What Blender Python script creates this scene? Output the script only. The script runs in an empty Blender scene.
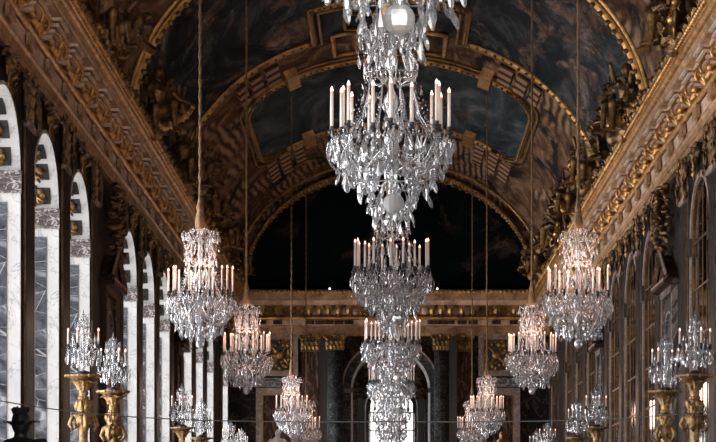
import bpy, math, random
from mathutils import Matrix, Vector
PI=math.pi
random.seed(7)
S=bpy.context.scene
COL=S.collection
E=1.7            # eye height
F=2774.0         # focal length in pixels
WX=5.0           # half width of hall
YN,YF=9.0,86.7   # near and far ends of the hall
# ------------------------------------------------------------------ mesh builder
class MB:
    def __init__(s): s.v=[]; s.f=[]; s.sm=[]
    def add(s,vf,M=None,smooth=False):
        v,f=vf; o=len(s.v)
        if M is None: s.v.extend([tuple(p) for p in v])
        else: s.v.extend([tuple(M@Vector(p)) for p in v])
        s.f.extend([tuple(i+o for i in q) for q in f]); s.sm.extend([smooth]*len(f)); return s
    def mesh(s,name,mat=None):
        m=bpy.data.meshes.new(name); m.from_pydata(s.v,[],s.f)
        m.polygons.foreach_set('use_smooth',s.sm)
        if mat: m.materials.append(mat)
        m.update(); return m
    def build(s,name,mat,parent=None,loc=None):
        o=bpy.data.objects.new(name,s.mesh(name,mat)); COL.objects.link(o)
        if parent: o.parent=parent
        if loc: o.location=loc
        return o
def T(x,y,z): return Matrix.Translation((x,y,z))
def R(a,ax): return Matrix.Rotation(a,4,ax)
def SC(x,y=None,z=None):
    if y is None: y=z=x
    return Matrix.Diagonal((x,y,z,1))
def box(x0,x1,y0,y1,z0,z1):
    v=[(x0,y0,z0),(x1,y0,z0),(x1,y1,z0),(x0,y1,z0),(x0,y0,z1),(x1,y0,z1),(x1,y1,z1),(x0,y1,z1)]
    return v,[(0,3,2,1),(4,5,6,7),(0,1,5,4),(1,2,6,5),(2,3,7,6),(3,0,4,7)]
def lathe(prof,n=16,mod=None,cap=True):
    v=[];f=[]
    for i,(r,z) in enumerate(prof):
        for k in range(n):
            a=2*PI*k/n; rr=r*(1+(mod(a,z) if mod else 0)); v.append((rr*math.cos(a),rr*math.sin(a),z))
    for i in range(len(prof)-1):
        for k in range(n):
            a=i*n+k;b=i*n+(k+1)%n; f.append((a,b,b+n,a+n))
    if cap:
        f.append(tuple(reversed(range(n)))); f.append(tuple(range((len(prof)-1)*n,len(prof)*n)))
    return v,f
def tube(path,rad,n=6,closed=False):
    P=[Vector(p) for p in path]; m=len(P); v=[];f=[]
    if not hasattr(rad,'__len__'): rad=[rad]*m
    up=None
    for i in range(m):
        if closed: t=(P[(i+1)%m]-P[i-1])
        else: t=P[min(i+1,m-1)]-P[max(i-1,0)]
        if t.length<1e-9: t=Vector((0,0,1))
        t.normalize()
        if up is None: up=Vector((0,0,1)) if abs(t.z)<.9 else Vector((1,0,0))
        s=t.cross(up)
        if s.length<1e-5: s=t.cross(Vector((0,1,0)))
        s.normalize(); u=s.cross(t).normalized(); up=u
        for k in range(n):
            a=2*PI*k/n; v.append(tuple(P[i]+(s*math.cos(a)+u*math.sin(a))*rad[i]))
    for i in range(m if closed else m-1):
        for k in range(n):
            a=i*n+k;b=i*n+(k+1)%n;j=((i+1)%m)*n; f.append((a,b,j+(k+1)%n,j+k))
    if not closed: f.append(tuple(reversed(range(n)))); f.append(tuple(range((m-1)*n,m*n)))
    return v,f
def sphere(r,n=10,m=6,c=(0,0,0),sx=1,sy=1,sz=1):
    v=[];f=[]
    v.append((c[0],c[1],c[2]-r*sz))
    for i in range(1,m):
        t=PI*i/m
        for k in range(n):
            a=2*PI*k/n; v.append((c[0]+r*sx*math.sin(t)*math.cos(a),c[1]+r*sy*math.sin(t)*math.sin(a),c[2]-r*sz*math.cos(t)))
    v.append((c[0],c[1],c[2]+r*sz)); L=len(v)-1
    for k in range(n): f.append((0,1+(k+1)%n,1+k)); f.append((L,L-n+k,L-n+(k+1)%n))
    for i in range(m-2):
        for k in range(n):
            a=1+i*n+k;b=1+i*n+(k+1)%n; f.append((a,b,b+n,a+n))
    return v,f
def octa(r,h):
    return [(r,0,0),(0,r,0),(-r,0,0),(0,-r,0),(0,0,h),(0,0,-h)],[(0,1,4),(1,2,4),(2,3,4),(3,0,4),(1,0,5),(2,1,5),(3,2,5),(0,3,5)]
def prism(pts,y0,y1):   # outline in (x,z), extruded along y
    n=len(pts); v=[(x,y0,z) for x,z in pts]+[(x,y1,z) for x,z in pts]
    return v,[tuple(range(n)),tuple(reversed(range(n,2*n)))]+[(k,k+n,(k+1)%n+n,(k+1)%n) for k in range(n)]
def sweepY(prof,ys,off=None):  # open profile of (x,z) swept along y stations
    v=[];f=[];n=len(prof)
    for y in ys: v+= [(x,y,z) for x,z in prof]
    for i in range(len(ys)-1):
        for k in range(n-1): a=i*n+k; f.append((a,a+1,a+n+1,a+n))
    return v,f
def leaf(w,h,out,curl=.35,n=5):   # tongue leaf rising along z, growing out along -y
    v=[];f=[]
    for i in range(n+1):
        t=i/n; ww=w*(.55+.6*math.sin(PI*min(t,.8)))*(1 if t<1 else .35)
        z=h*(t if t<.85 else .85-(t-.85)*1.2); y=-out*(t**2.2)
        v+= [(-ww/2,y+.02*out,z),(0,y-.18*out,z),(ww/2,y+.02*out,z)]
    for i in range(n):
        a=3*i; f+=[(a,a+1,a+4,a+3),(a+1,a+2,a+5,a+4)]
    return v,f
# ------------------------------------------------------------------ tags
def tag(o,label=None,cat=None,group=None,kind=None):
    if label: o['label']=label
    if cat: o['category']=cat
    if group: o['group']=group
    if kind: o['kind']=kind
    return o
def empty(name,loc=(0,0,0),rz=0):
    o=bpy.data.objects.new(name,None); COL.objects.link(o); o.location=loc; o.rotation_euler=(0,0,rz); o.empty_display_size=.1
    return o
def struct(o): o['kind']='structure'; return o
def kids(o): return CH.get(o.name,[])
def copy_tree(o,parent=None,cmap=None):
    if cmap is None:
        cmap={}
        for x in COL.objects:
            if x.parent: cmap.setdefault(x.parent.name,[]).append(x)
    c=o.copy(); COL.objects.link(c)
    if parent: c.parent=parent
    for ch in cmap.get(o.name,[]): copy_tree(ch,c,cmap)
    return c
# ------------------------------------------------------------------ materials
def newmat(name):
    m=bpy.data.materials.new(name); m.use_nodes=True; nt=m.node_tree
    return m,nt,nt.nodes['Principled BSDF']
def N(nt,t,**k):
    n=nt.nodes.new(t)
    for a,b in k.items():
        if a in n.inputs: n.inputs[a].default_value=b
        else: setattr(n,a,b)
    return n
def ramp(nt,fac,stops,interp='LINEAR'):
    r=nt.nodes.new('ShaderNodeValToRGB'); r.color_ramp.interpolation=interp
    e=r.color_ramp.elements
    while len(e)<len(stops): e.new(.5)
    for i,(p,c) in enumerate(stops): e[i].position=p; e[i].color=(*c,1)
    nt.links.new(fac,r.inputs[0]); return r.outputs[0]
def coords(nt,scale=(1,1,1),rot=(0,0,0),loc=(0,0,0)):
    tc=nt.nodes.new('ShaderNodeTexCoord'); mp=nt.nodes.new('ShaderNodeMapping')
    mp.inputs['Scale'].default_value=scale; mp.inputs['Rotation'].default_value=rot; mp.inputs['Location'].default_value=loc
    nt.links.new(tc.outputs['Object'],mp.inputs[0]); return mp.outputs[0]
def mixc(nt,fac,a,b,mode='MIX'):
    m=nt.nodes.new('ShaderNodeMix'); m.data_type='RGBA'; m.blend_type=mode
    for s,x in ((0,fac),(6,a),(7,b)):
        if isinstance(x,(int,float)): m.inputs[s].default_value=x
        elif isinstance(x,tuple): m.inputs[s].default_value=(*x,1)
        else: nt.links.new(x,m.inputs[s])
    return m.outputs[2]
def noise(nt,co,scale,detail=6,rough=.6,dist=0.0):
    n=N(nt,'ShaderNodeTexNoise'); n.inputs['Scale'].default_value=scale; n.inputs['Detail'].default_value=detail
    n.inputs['Roughness'].default_value=rough; n.inputs['Distortion'].default_value=dist
    nt.links.new(co,n.inputs['Vector']); return n.outputs[0]
def bump(nt,b,h,strength,dist=.02):
    n=N(nt,'ShaderNodeBump'); n.inputs['Strength'].default_value=strength; n.inputs['Distance'].default_value=dist
    nt.links.new(h,n.inputs['Height']); nt.links.new(n.outputs[0],b.inputs['Normal'])
def plain(name,c,rough=.5,metal=0,spec=.5):
    m,nt,b=newmat(name); b.inputs['Base Color'].default_value=(*c,1); b.inputs['Roughness'].default_value=rough; b.inputs['Metallic'].default_value=metal
    b.inputs['Specular IOR Level'].default_value=spec
    return m
def gold(name,hi,lo,rough=.38,metal=.75,sc=3.0):
    m,nt,b=newmat(name); co=coords(nt)
    n=noise(nt,co,sc,8,.7,.4)
    c=ramp(nt,n,[(.32,lo),(.62,hi)]); nt.links.new(c,b.inputs['Base Color'])
    b.inputs['Roughness'].default_value=rough; b.inputs['Metallic'].default_value=metal
    n2=noise(nt,co,sc*5,4,.6); bump(nt,b,n2,.5,.03)
    return m
def marble(name,base,dark,vein,sc=1.2,vw=.03,rough=.18,spec=.5,stretch=(1,1,1)):
    rough=max(rough,.38); spec=.22 if name.startswith(('white','blue','pale')) else .02
    m,nt,b=newmat(name); co=coords(nt,stretch)
    n=noise(nt,co,sc,8,.65,.8); c=ramp(nt,n,[(.3,dark),(.65,base)])
    n2=noise(nt,co,sc*1.6,7,.6,1.6)
    v=ramp(nt,n2,[(.5-vw,(0,0,0)),(.5,(1,1,1)),(.5+vw,(0,0,0))])
    nt.links.new(mixc(nt,v,c,vein),b.inputs['Base Color'])
    b.inputs['Roughness'].default_value=rough; b.inputs['Specular IOR Level'].default_value=spec
    return m
M={}
M['gold']=gold('gilding',(.80,.46,.16),(.20,.095,.035))
M['gold_dark']=gold('dark gilding',(.42,.25,.085),(.07,.035,.018),.4,.7,2.5)
M['gold_fig']=gold('dark figure gilding',(.34,.20,.08),(.035,.02,.012),.4,.7,4.5)  # darker gilding of the cornice figures
M['trophy']=gold('tarnished trophy gilding',(.20,.11,.045),(.022,.014,.010),.42,.6,3.5)
M['gold_bright']=gold('bright gilding',(.46,.29,.13),(.07,.038,.018),.38,.7,14)
M['corn']=gold('bronzed moulding',(.56,.34,.18),(.12,.06,.03),.45,.35,2.6)
M['corn_pink']=gold('pinkish marble moulding',(.72,.53,.41),(.30,.19,.12),.4,.15,2.5)
M['corn_light']=gold('pale stepped moulding',(.80,.62,.50),(.46,.33,.25),.4,.1,2.5)
M['white_marble']=marble('white marble',(.60,.61,.625),(.46,.47,.49),(.26,.28,.31),.9,.012,.3)
M['blue_marble']=marble('blue grey marble panel',(.20,.215,.25),(.008,.010,.014),(.56,.58,.60),1.6,.018,.2,.5,(1,1,1.7))
m,nt,b=newmat('veined panel marble'); co=coords(nt,(1,1,1.6),(.15,0,0))
n=noise(nt,co,2.0,8,.7,1.2); c=ramp(nt,n,[(.38,(.012,.015,.022)),(.52,(.085,.095,.12)),(.68,(.30,.32,.36))])
vo=N(nt,'ShaderNodeTexVoronoi'); vo.feature='DISTANCE_TO_EDGE'; vo.inputs['Scale'].default_value=2.3; nt.links.new(coords(nt,(1,1,1.9),(.3,0,0)),vo.inputs['Vector'])
f=ramp(nt,vo.outputs['Distance'],[(.0,(.7,.7,.7)),(.02,(0,0,0))]); n2=noise(nt,co,1.1,3); f2=ramp(nt,n2,[(.45,(0,0,0)),(.55,(1,1,1))])
nt.links.new(mixc(nt,f,c,(.58,.60,.63)),b.inputs['Base Color']); b.inputs['Roughness'].default_value=.35; b.inputs['Specular IOR Level'].default_value=.2
M['blue_marble']=m
M['grey_marble']=marble('grey veined marble',(.15,.13,.13),(.045,.04,.042),(.62,.58,.58),2.2,.03,.25,.5,(1,1,2.5))
M['dark_marble']=marble('dark red green marble',(.024,.020,.020),(.007,.009,.010),(.14,.11,.10),1.4,.012,.16,.5,(1,1,.35))
M['green_marble']=marble('dark green marble column',(.045,.05,.05),(.010,.013,.015),(.30,.30,.30),2.6,.010,.15)
M['brown_marble']=marble('brown marble',(.060,.032,.022),(.014,.010,.010),(.17,.11,.085),1.0,.02,.25,.5,(1,1,.35))
M['pink_marble']=marble('pink grey marble',(.30,.235,.21),(.16,.12,.11),(.5,.42,.38),1.6,.02,.25)
M['grey_pil']=marble('grey pink marble strip',(.16,.125,.11),(.022,.021,.023),(.36,.30,.27),1.2,.025,.2,.5,(1,1,.3))
M['wall']=marble('dark marble wall',(.026,.021,.019),(.008,.009,.010),(.10,.075,.06),1.0,.02,.3)
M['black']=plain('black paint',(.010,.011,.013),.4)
M['candle']=plain('ivory candle',(.72,.62,.56),.5)
M['cup']=plain('dark bronze cup',(.035,.035,.04),.35,.5)
M['rope']=gold('gold silk rope',(.30,.185,.085),(.13,.075,.035),.6,.25,26)
M['cable']=plain('grey steel cable',(.16,.19,.2),.4,.3)
M['bust']=plain('black bronze',(.012,.014,.016),.5,.3)
M['statue']=marble('pale statue marble',(.62,.58,.55),(.42,.38,.35),(.3,.27,.25),2,.01,.4)
M['bronze_statue']=plain('warm bronze',(.30,.14,.06),.4,.5)
# floor parquet
m,nt,b=newmat('oak parquet'); co=coords(nt,(1,1,1),(0,0,PI/4))
br=N(nt,'ShaderNodeTexBrick'); br.inputs['Scale'].default_value=1.0; nt.links.new(co,br.inputs['Vector'])
br.inputs['Color1'].default_value=(.26,.14,.06,1); br.inputs['Color2'].default_value=(.18,.09,.04,1); br.inputs['Mortar'].default_value=(.05,.03,.02,1)
nt.links.new(br.outputs[0],b.inputs['Base Color']); b.inputs['Roughness'].default_value=.25; M['floor']=m
# mirror
m,nt,b=newmat('aged mirror'); b.inputs['Base Color'].default_value=(.24,.27,.285,1); b.inputs['Metallic'].default_value=1
co=coords(nt); n=noise(nt,co,.8,3); b.inputs['Roughness'].default_value=.05
bump(nt,b,n,.06,.05); M['mirror']=m
# glass
m,nt,b=newmat('window glass'); nt.nodes.remove(b); g=N(nt,'ShaderNodeBsdfGlossy'); g.inputs['Roughness'].default_value=.02
t=N(nt,'ShaderNodeBsdfTransparent'); mx=N(nt,'ShaderNodeMixShader'); mx.inputs[0].default_value=.1
nt.links.new(t.outputs[0],mx.inputs[1]); nt.links.new(g.outputs[0],mx.inputs[2]); nt.links.new(mx.outputs[0],nt.nodes['Material Output'].inputs[0]); M['glass']=m
# crystal: cut lead glass, part clear, part milky white, sharp reflections
def crystal(name,tint,clear,milky):
    m,nt,b=newmat(name); nt.nodes.remove(b)
    g=N(nt,'ShaderNodeBsdfGlossy'); g.inputs['Roughness'].default_value=.12; g.inputs['Color'].default_value=(.62,.62,.64,1)
    d=N(nt,'ShaderNodeBsdfDiffuse'); d.inputs['Color'].default_value=(*tint,1)
    tl=N(nt,'ShaderNodeBsdfTranslucent'); tl.inputs['Color'].default_value=(*tint,1)
    t=N(nt,'ShaderNodeBsdfTransparent'); t.inputs['Color'].default_value=(.93,.95,.97,1)
    a=N(nt,'ShaderNodeMixShader'); a.inputs[0].default_value=.4; nt.links.new(d.outputs[0],a.inputs[1]); nt.links.new(tl.outputs[0],a.inputs[2])
    c=N(nt,'ShaderNodeMixShader'); c.inputs[0].default_value=milky; nt.links.new(g.outputs[0],c.inputs[1]); nt.links.new(a.outputs[0],c.inputs[2])
    e=N(nt,'ShaderNodeMixShader'); e.inputs[0].default_value=clear; nt.links.new(c.outputs[0],e.inputs[1]); nt.links.new(t.outputs[0],e.inputs[2])
    nt.links.new(e.outputs[0],nt.nodes['Material Output'].inputs[0]); return m
M['crystal']=crystal('cut crystal',(.42,.42,.43),.42,.46)
M['crystal_clear']=crystal('clear cut crystal',(.9,.92,.95),.62,.35)
# flame
m,nt,b=newmat('candle flame'); b.inputs['Base Color'].default_value=(1,.7,.6,1); b.inputs['Emission Color'].default_value=(1,.62,.5,1); b.inputs['Emission Strength'].default_value=2.2; M['flame']=m
m,nt,b=newmat('red flame halo'); b.inputs['Base Color'].default_value=(.8,.2,.15,1); b.inputs['Emission Color'].default_value=(1,.16,.12,1); b.inputs['Emission Strength'].default_value=.6; M['flame_halo']=m  # red halo around the flame, put in as a glowing colour
m,nt,b=newmat('small white lamp'); b.inputs['Emission Color'].default_value=(1,1,1,1); b.inputs['Emission Strength'].default_value=1.5; M['lampwhite']=m
# ceiling paintings
def painting(name,c0,c1,c2,c3,sc,stretch,dist=1.2,w1=.46,w2=.62,seed=0,rough=.45):
    m,nt,b=newmat(name); co=coords(nt,stretch,(0,0,.25),(seed,seed*.7,0))
    n=noise(nt,co,sc,9,.66,dist)
    base=ramp(nt,n,[(.28,c0),(.5,c1),(.66,c2),(.8,c3)])
    n2=noise(nt,co,sc*.6,8,.7,2.0)
    f=ramp(nt,n2,[(w1+.12,(0,0,0)),(w2+.06,(1,1,1))])
    n3=noise(nt,co,sc*3.5,5,.7,1.0)
    warm=ramp(nt,n3,[(.3,(.03,.015,.02)),(.5,(.15,.10,.08)),(.72,(.42,.31,.24))])
    nt.links.new(mixc(nt,f,base,warm),b.inputs['Base Color'])
    b.inputs['Roughness'].default_value=.8; b.inputs['Specular IOR Level'].default_value=.03
    return m
M['sky_paint']=painting('stormy sky painting',(.006,.009,.012),(.026,.032,.038),(.105,.108,.115),(.42,.33,.27),.8,(1,.26,1),1.8,.42,.56,3)
M['sky_paint2']=painting('blue sky painting',(.010,.016,.021),(.04,.055,.066),(.11,.13,.145),(.30,.23,.19),.9,(1,.24,1),1.6,.46,.6,11)
M['lunette_paint']=painting('dark lunette painting',(.002,.006,.007),(.004,.009,.011),(.009,.014,.016),(.05,.034,.028),.45,(1,1,1),1.0,.46,.75,5,.6)
# brown architecture painting with painted pilaster stripes
m,nt,b=newmat('painted architecture'); co=coords(nt,(1,.35,1),(0,0,.1))
n=noise(nt,co,1.1,9,.7,1.5); base=ramp(nt,n,[(.3,(.016,.010,.008)),(.48,(.10,.052,.030)),(.62,(.27,.165,.10)),(.76,(.52,.37,.27))])
w=N(nt,'ShaderNodeTexWave'); w.bands_direction='X'; w.inputs['Scale'].default_value=1.9; w.inputs['Distortion'].default_value=3.5; w.inputs['Detail'].default_value=3; nt.links.new(co,w.inputs['Vector'])
st=ramp(nt,w.outputs[0],[(.1,(.06,.033,.021)),(.9,(.36,.235,.155))])
n2=noise(nt,co,.45,4,.6,.5); f=ramp(nt,n2,[(.54,(0,0,0)),(.60,(1,1,1))])
c=mixc(nt,f,base,st)
n3=noise(nt,co,.55,6,.6,2.0); f3=ramp(nt,n3,[(.55,(0,0,0)),(.63,(1,1,1))])
c=mixc(nt,f3,c,(.016,.017,.019))
nt.links.new(c,b.inputs['Base Color']); b.inputs['Roughness'].default_value=.8; b.inputs['Specular IOR Level'].default_value=.05; M['arch_paint']=m
# striped painted column
m,nt,b=newmat('painted fluted column'); co=coords(nt,(1,1,1))
w=N(nt,'ShaderNodeTexWave'); w.bands_direction='Y'; w.inputs['Scale'].default_value=.38; w.inputs['Distortion'].default_value=.6; w.inputs['Detail'].default_value=3; nt.links.new(co,w.inputs['Vector'])
nt.links.new(ramp(nt,w.outputs[0],[(.25,(.07,.038,.025)),(.65,(.42,.27,.18))]),b.inputs['Base Color']); b.inputs['Roughness'].default_value=.8; b.inputs['Specular IOR Level'].default_value=.05; M['col_paint']=m

# ------------------------------------------------------------------ layout of bays
CEN=[19.1,23.4,27.7, 36.1,40.45,44.75, 53.35,57.45,61.5, 68.5,72.75,77.2, 84.2]
HWID=1.45; SPR=4.95; RISE=.97    # half opening width, spring and rise above the eye
NICHE=[31.9,49.05,65.0]
zc=lambda h:E+h
# floor
struct(MB().add(box(-6,6,YN,YF+16,-.2,0)).build('floor',M['floor']))
# ------------------------------------------------------------------ walls
def arch_pts(c,hw,spr,rise,n=16):
    return [(c-hw*math.cos(PI*k/n),zc(spr)+rise*math.sin(PI*k/n)) for k in range(n+1)]
ZT=zc(7.66)
def wall_mesh(x0,x1):   # wall slab with arched openings, as strips between stations in y
    mb=MB(); y=YN
    lo,hi=min(x0,x1),max(x0,x1)
    for c in CEN:
        mb.add(box(lo,hi,y,c-HWID,0,ZT))
        pts=arch_pts(c,HWID,SPR,RISE)
        for (ya,za),(yb,zb) in zip(pts[:-1],pts[1:]):
            v=[(lo,ya,za),(hi,ya,za),(lo,yb,zb),(hi,yb,zb),(lo,ya,ZT),(hi,ya,ZT),(lo,yb,ZT),(hi,yb,ZT)]
            mb.add((v,[(0,2,3,1),(4,5,7,6),(0,4,6,2),(1,3,7,5)]))
        y=c+HWID
    mb.add(box(lo,hi,y,YF,0,ZT))
    return mb
struct(wall_mesh(-WX,-WX-.7).build('wall_left',M['wall']))
struct(wall_mesh(WX,WX+.35).build('wall_right',M['wall']))
struct(MB().add(box(WX+.36,WX+.5,YN,YF,0,ZT)).build('wall_right_backing',M['black']))
# ornament helpers -------------------------------------------------
def rosette(r):
    mb=MB()
    for k in range(8):
        a=2*PI*k/8; mb.add(sphere(r*.42,6,4,(math.cos(a)*r*.6,0,math.sin(a)*r*.6),1,.5,1),None,True)
    mb.add(sphere(r*.42,8,5,(0,-.02,0),1,.7,1),None,True)
    for k in range(5):
        a=random.uniform(0,2*PI); mb.add(tube([(0,-.05,0),(math.cos(a)*r,-.09,math.sin(a)*r)],r*.13,5))
    return mb
ROS=rosette(.20)
# windows: white marble reveal lining, framed panels, impost, coffers, glass
def window(i,c):
    root=empty('window_%d'%i,(-WX,c,0)); struct(root)
    hw=HWID-.005; t=.05; D=.68
    lin=MB(); pan=MB(); cof=MB()
    for s in (-1,1):
        y0,y1=(hw-t,hw) if s>0 else (-hw,-hw+t)
        lin.add(box(-D,.015,y0,y1,.3,zc(SPR-.30)))
        yp0,yp1=(hw-t-.012,hw-t+.001) if s>0 else (-hw+t-.001,-hw+t+.012)
        # raised border around a recessed looking panel
        pan.add(box(-D+.05,-.17,yp0,yp1,.6,zc(SPR-.42)))
        imp=MB(); yy0,yy1=(hw-t-.03,hw) if s>0 else (-hw,-hw+t+.03)
        imp.add(box(-D,.03,yy0,yy1,zc(SPR-.30),zc(SPR-.22)))
        imp.add(box(-D,.03,(yy0+.015 if s>0 else yy0),(yy1 if s>0 else yy1-.015),zc(SPR-.22),zc(SPR-.06)))
        imp.add(box(-D,.035,(yy0-.02 if s>0 else yy0),(yy1 if s>0 else yy1+.02),zc(SPR-.06),zc(SPR)))
        imp.build('impost',M['grey_marble'],root)
    # soffit lining
    n=20; v=[];f=[]
    for k in range(n+1):
        a=PI*k/n
        for (q,w) in ((1,0),(0,0)):
            for x in (.015,-D): v.append((x,-(hw-q*t)*math.cos(a),zc(SPR)+(RISE-.004-q*t)*math.sin(a)))
    for k in range(n):
        a=4*k;b=a+4
        f+= [(a,a+1,b+1,b),(a,b,b+2,a+2),(a+1,a+3,b+3,b+1),(a+2,b+2,b+3,a+3)]
    lin.add((v,f),None,False)
    o=lin.build('reveal_lining',M['white_marble'],root)
    o=pan.build('reveal_panel',M['blue_marble'],root)
    # coffers with gilded trophies on the soffit
    for a in (.21,.62,PI-.62,PI-.21,1.03,PI-1.03):
        y=-(hw-t-.004)*math.cos(a); z=zc(SPR)+(RISE-t-.01)*math.sin(a)
        tan=Vector((0,hw*math.sin(a),RISE*math.cos(a))).normalized(); ang=math.atan2(tan.y,tan.z)
        # local frame: x across reveal, z along arc, y normal
        nrm=Vector((0,math.cos(a)*RISE,-math.sin(a)*hw)).normalized()
        Mx=Matrix(((1,0,0,-.335),(0,-nrm.y,tan.y,y),(0,-nrm.z,tan.z,z),(0,0,0,1)))
        hh=.155 if abs(a-PI/2)>.8 else .22
        cof.add(box(-.23,.23,-.012,0,-hh,hh),Mx)
        g=MB().add((ROS.v,ROS.f),Mx@T(0,-.03,0)@SC(.85,.9,.72),True)
        g.build('gilded_rosette',M['gold_bright'],root)
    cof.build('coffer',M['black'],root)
    # glass and muntins
    g=MB(); pts=[(-hw,.3)]+[(-hw*math.cos(PI*k/16),zc(SPR)+RISE*.98*math.sin(PI*k/16)) for k in range(17)]+[(hw,.3)]
    n=len(pts); v=[(-.64,y,z) for y,z in pts]+[(-.645,y,z) for y,z in pts]
    g.add((v,[tuple(range(n)),tuple(reversed(range(n,2*n)))])); g.build('glass',M['glass'],root)
    mu=MB()
    for yy in (-.92,-.46,0,.46,.92): mu.add(box(-.67,-.61,yy-.02,yy+.02,.3,zc(SPR)+RISE*math.sqrt(1-(yy/hw)**2)-.02))
    z=.3
    while z<zc(SPR)+.1: mu.add(box(-.665,-.615,-hw,hw,z,z+.05)); z+=.78
    mu.build('muntins',M['white_marble'],root)
    return root
for i,c in enumerate(CEN): window(i+1,c)
# mirrored arches on the right wall
def arch_band(hw0,hw1,r0,r1,x0,x1,zb,n=20):  # band between two arches, plus straight legs; x0..x1 thickness
    v=[];f=[]
    def P(hw,r):
        return [(-hw,zb)]+[(-hw*math.cos(PI*k/n),zc(SPR)+r*math.sin(PI*k/n)) for k in range(n+1)]+[(hw,zb)]
    A=P(hw0,r0);B=P(hw1,r1)
    for (a,b) in zip(A,B): v+=[(x0,*a),(x0,*b),(x1,*a),(x1,*b)]
    for k in range(len(A)-1):
        a=4*k;b=a+4; f+=[(a,b,b+1,a+1),(a,a+2,b+2,b),(a+1,b+1,b+3,a+3),(a+2,a+3,b+3,b+2)]
    return v,f
ORD=['first','second','third','fourth','fifth','sixth','seventh','eighth','ninth','tenth','eleventh','twelfth','thirteenth']
def mirror(i,c):
    root=empty('arched_mirror',(WX,c,0)); lab='tall arched mirror on the right wall, %s counted from the camera end'%ORD[i]
    if i==len(CEN)-1: lab='tall arched mirror on the right wall beside the end wall'
    tag(root,lab,'mirror','arched mirrors along the right wall')
    hw=HWID-.01
    pts=[(-hw,.3)]+[(-hw*math.cos(PI*k/16),zc(SPR)+RISE*.985*math.sin(PI*k/16)) for k in range(17)]+[(hw,.3)]
    n=len(pts); v=[(.06,y,z) for y,z in pts]+[(.08,y,z) for y,z in pts]
    MB().add((v,[tuple(range(n)),tuple(reversed(range(n,2*n)))])).build('mirror_glass',M['mirror'],root)
    MB().add(arch_band(hw,hw-.11,RISE-.01,RISE-.12,.0,.06,.3)).build('marble_archivolt',M['pink_marble'],root)
    MB().add(arch_band(hw-.11,hw-.14,RISE-.12,RISE-.15,.03,.06,.3)).build('bronze_fillet',M['trophy'],root)
    mu=MB()
    for yy in (-.62,0,.62): mu.add(box(.05,.06,yy-.018,yy+.018,.3,zc(SPR)+.75*RISE))
    z=.3
    while z<zc(SPR)+.2: mu.add(box(.05,.06,-hw+.1,hw-.1,z,z+.03)); z+=.78
    mu.build('glazing_bars',M['trophy'],root)
    for s in (-1,1): MB().add(box(-.03,.06,s*hw-.13,s*hw+.10,zc(SPR-.3),zc(SPR))).build('impost',M['black'],root)
for i,c in enumerate(CEN): mirror(i,c)

# ------------------------------------------------------------------ pilasters and capitals
def capital_mesh(w,d,h,mat,name='capital'):
    mb=MB()
    mb.add(box(-w*.46,w*.46,-d*.6,0,0,h*.9))
    for row,(z,hh,o,n) in enumerate(((0,h*.42,.10,5),(h*.28,h*.42,.14,4),(h*.5,h*.4,.17,5))):
        for k in range(n):
            x=(-.5+(k+.5)/n)*w
            mb.add(leaf(w/n*1.0,hh,o),T(x,-d*.6,z),False)
    for s in (-1,1):   # volutes
        pth=[(s*(w*.5+.02-.10*math.exp(-.3*t)*math.cos(t)*.8),-d-.10,h*.84+.08*math.exp(-.3*t)*math.sin(t)) for t in [q*.6 for q in range(14)]]
        mb.add(tube(pth,.022,5),None,True)
        mb.add(sphere(.05,8,5,(s*w*.5,-d-.08,h*.82)),None,True)
    mb.add(box(-w*.56,w*.56,-d-.10,0,h*.92,h))
    mb.add(sphere(.07,8,5,(0,-d-.12,h*.93)),None,True)
    for k in range(9): mb.add(sphere(.025,6,4,(-w*.45+w*.9*k/8,-d*.72,.01)),None,True)
    return mb.mesh(name,mat)
CAPM=capital_mesh(.86,.16,.62,M['gold_dark'])
TRIM=[0]
def trim(o):
    TRIM[0]+=1; o.name='trim_%d'%TRIM[0]; return struct(o)
NECKM=None
def pilaster(y,side,w=.78,mat='dark_marble'):
    # side -1 left wall facing +x, side 1 right wall facing -x. local: -y is outward from the wall
    root=trim(empty('trim',(side*WX,y,0),-side*PI/2 if side>0 else PI/2))
    sh=MB().add(box(-w/2,w/2,-.05,0,.9,zc(5.70)))
    sh.build('shaft',M[mat],root)
    MB().add(box(-w/2-.08,w/2+.08,-.018,0,.0,zc(6.33))).build('backing_strip',M['grey_pil' if side>0 else 'dark_marble'],root)
    MB().add(box(-w/2-.08,w/2+.08,-.22,0,0,.9)).add(box(-w/2-.04,w/2+.04,-.19,0,.9,1.1)).build('base',M['grey_marble'],root)
    MB().add(box(-w/2-.03,w/2+.03,-.085,0,zc(5.60),zc(5.68))).build('astragal',M['pink_marble'],root)
    for s in (-1,1): MB().add(box(s*(w/2+.015)-.014,s*(w/2+.015)+.014,-.045,-.012,1.1,zc(5.6))).build('bronze_edge',M['trophy'],root)
    cap=bpy.data.objects.new('capital',CAPM); COL.objects.link(cap); cap.parent=root; cap.location=(0,0,zc(5.72)); cap.scale=(w/.86,.42,1)
    return root
piers=[]
for i in range(len(CEN)-1):
    a,b=CEN[i],CEN[i+1]
    if b-a<5: piers.append(((a+b)/2,min(.86,b-a-2*HWID-.50)))
    else:
        piers.append((a+HWID+.56,.72)); piers.append((b-HWID-.56,.72))
piers.append((CEN[0]-HWID-.56,.72))
for side in (-1,1):
    for (y,w) in piers: pilaster(y,side,w)
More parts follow.
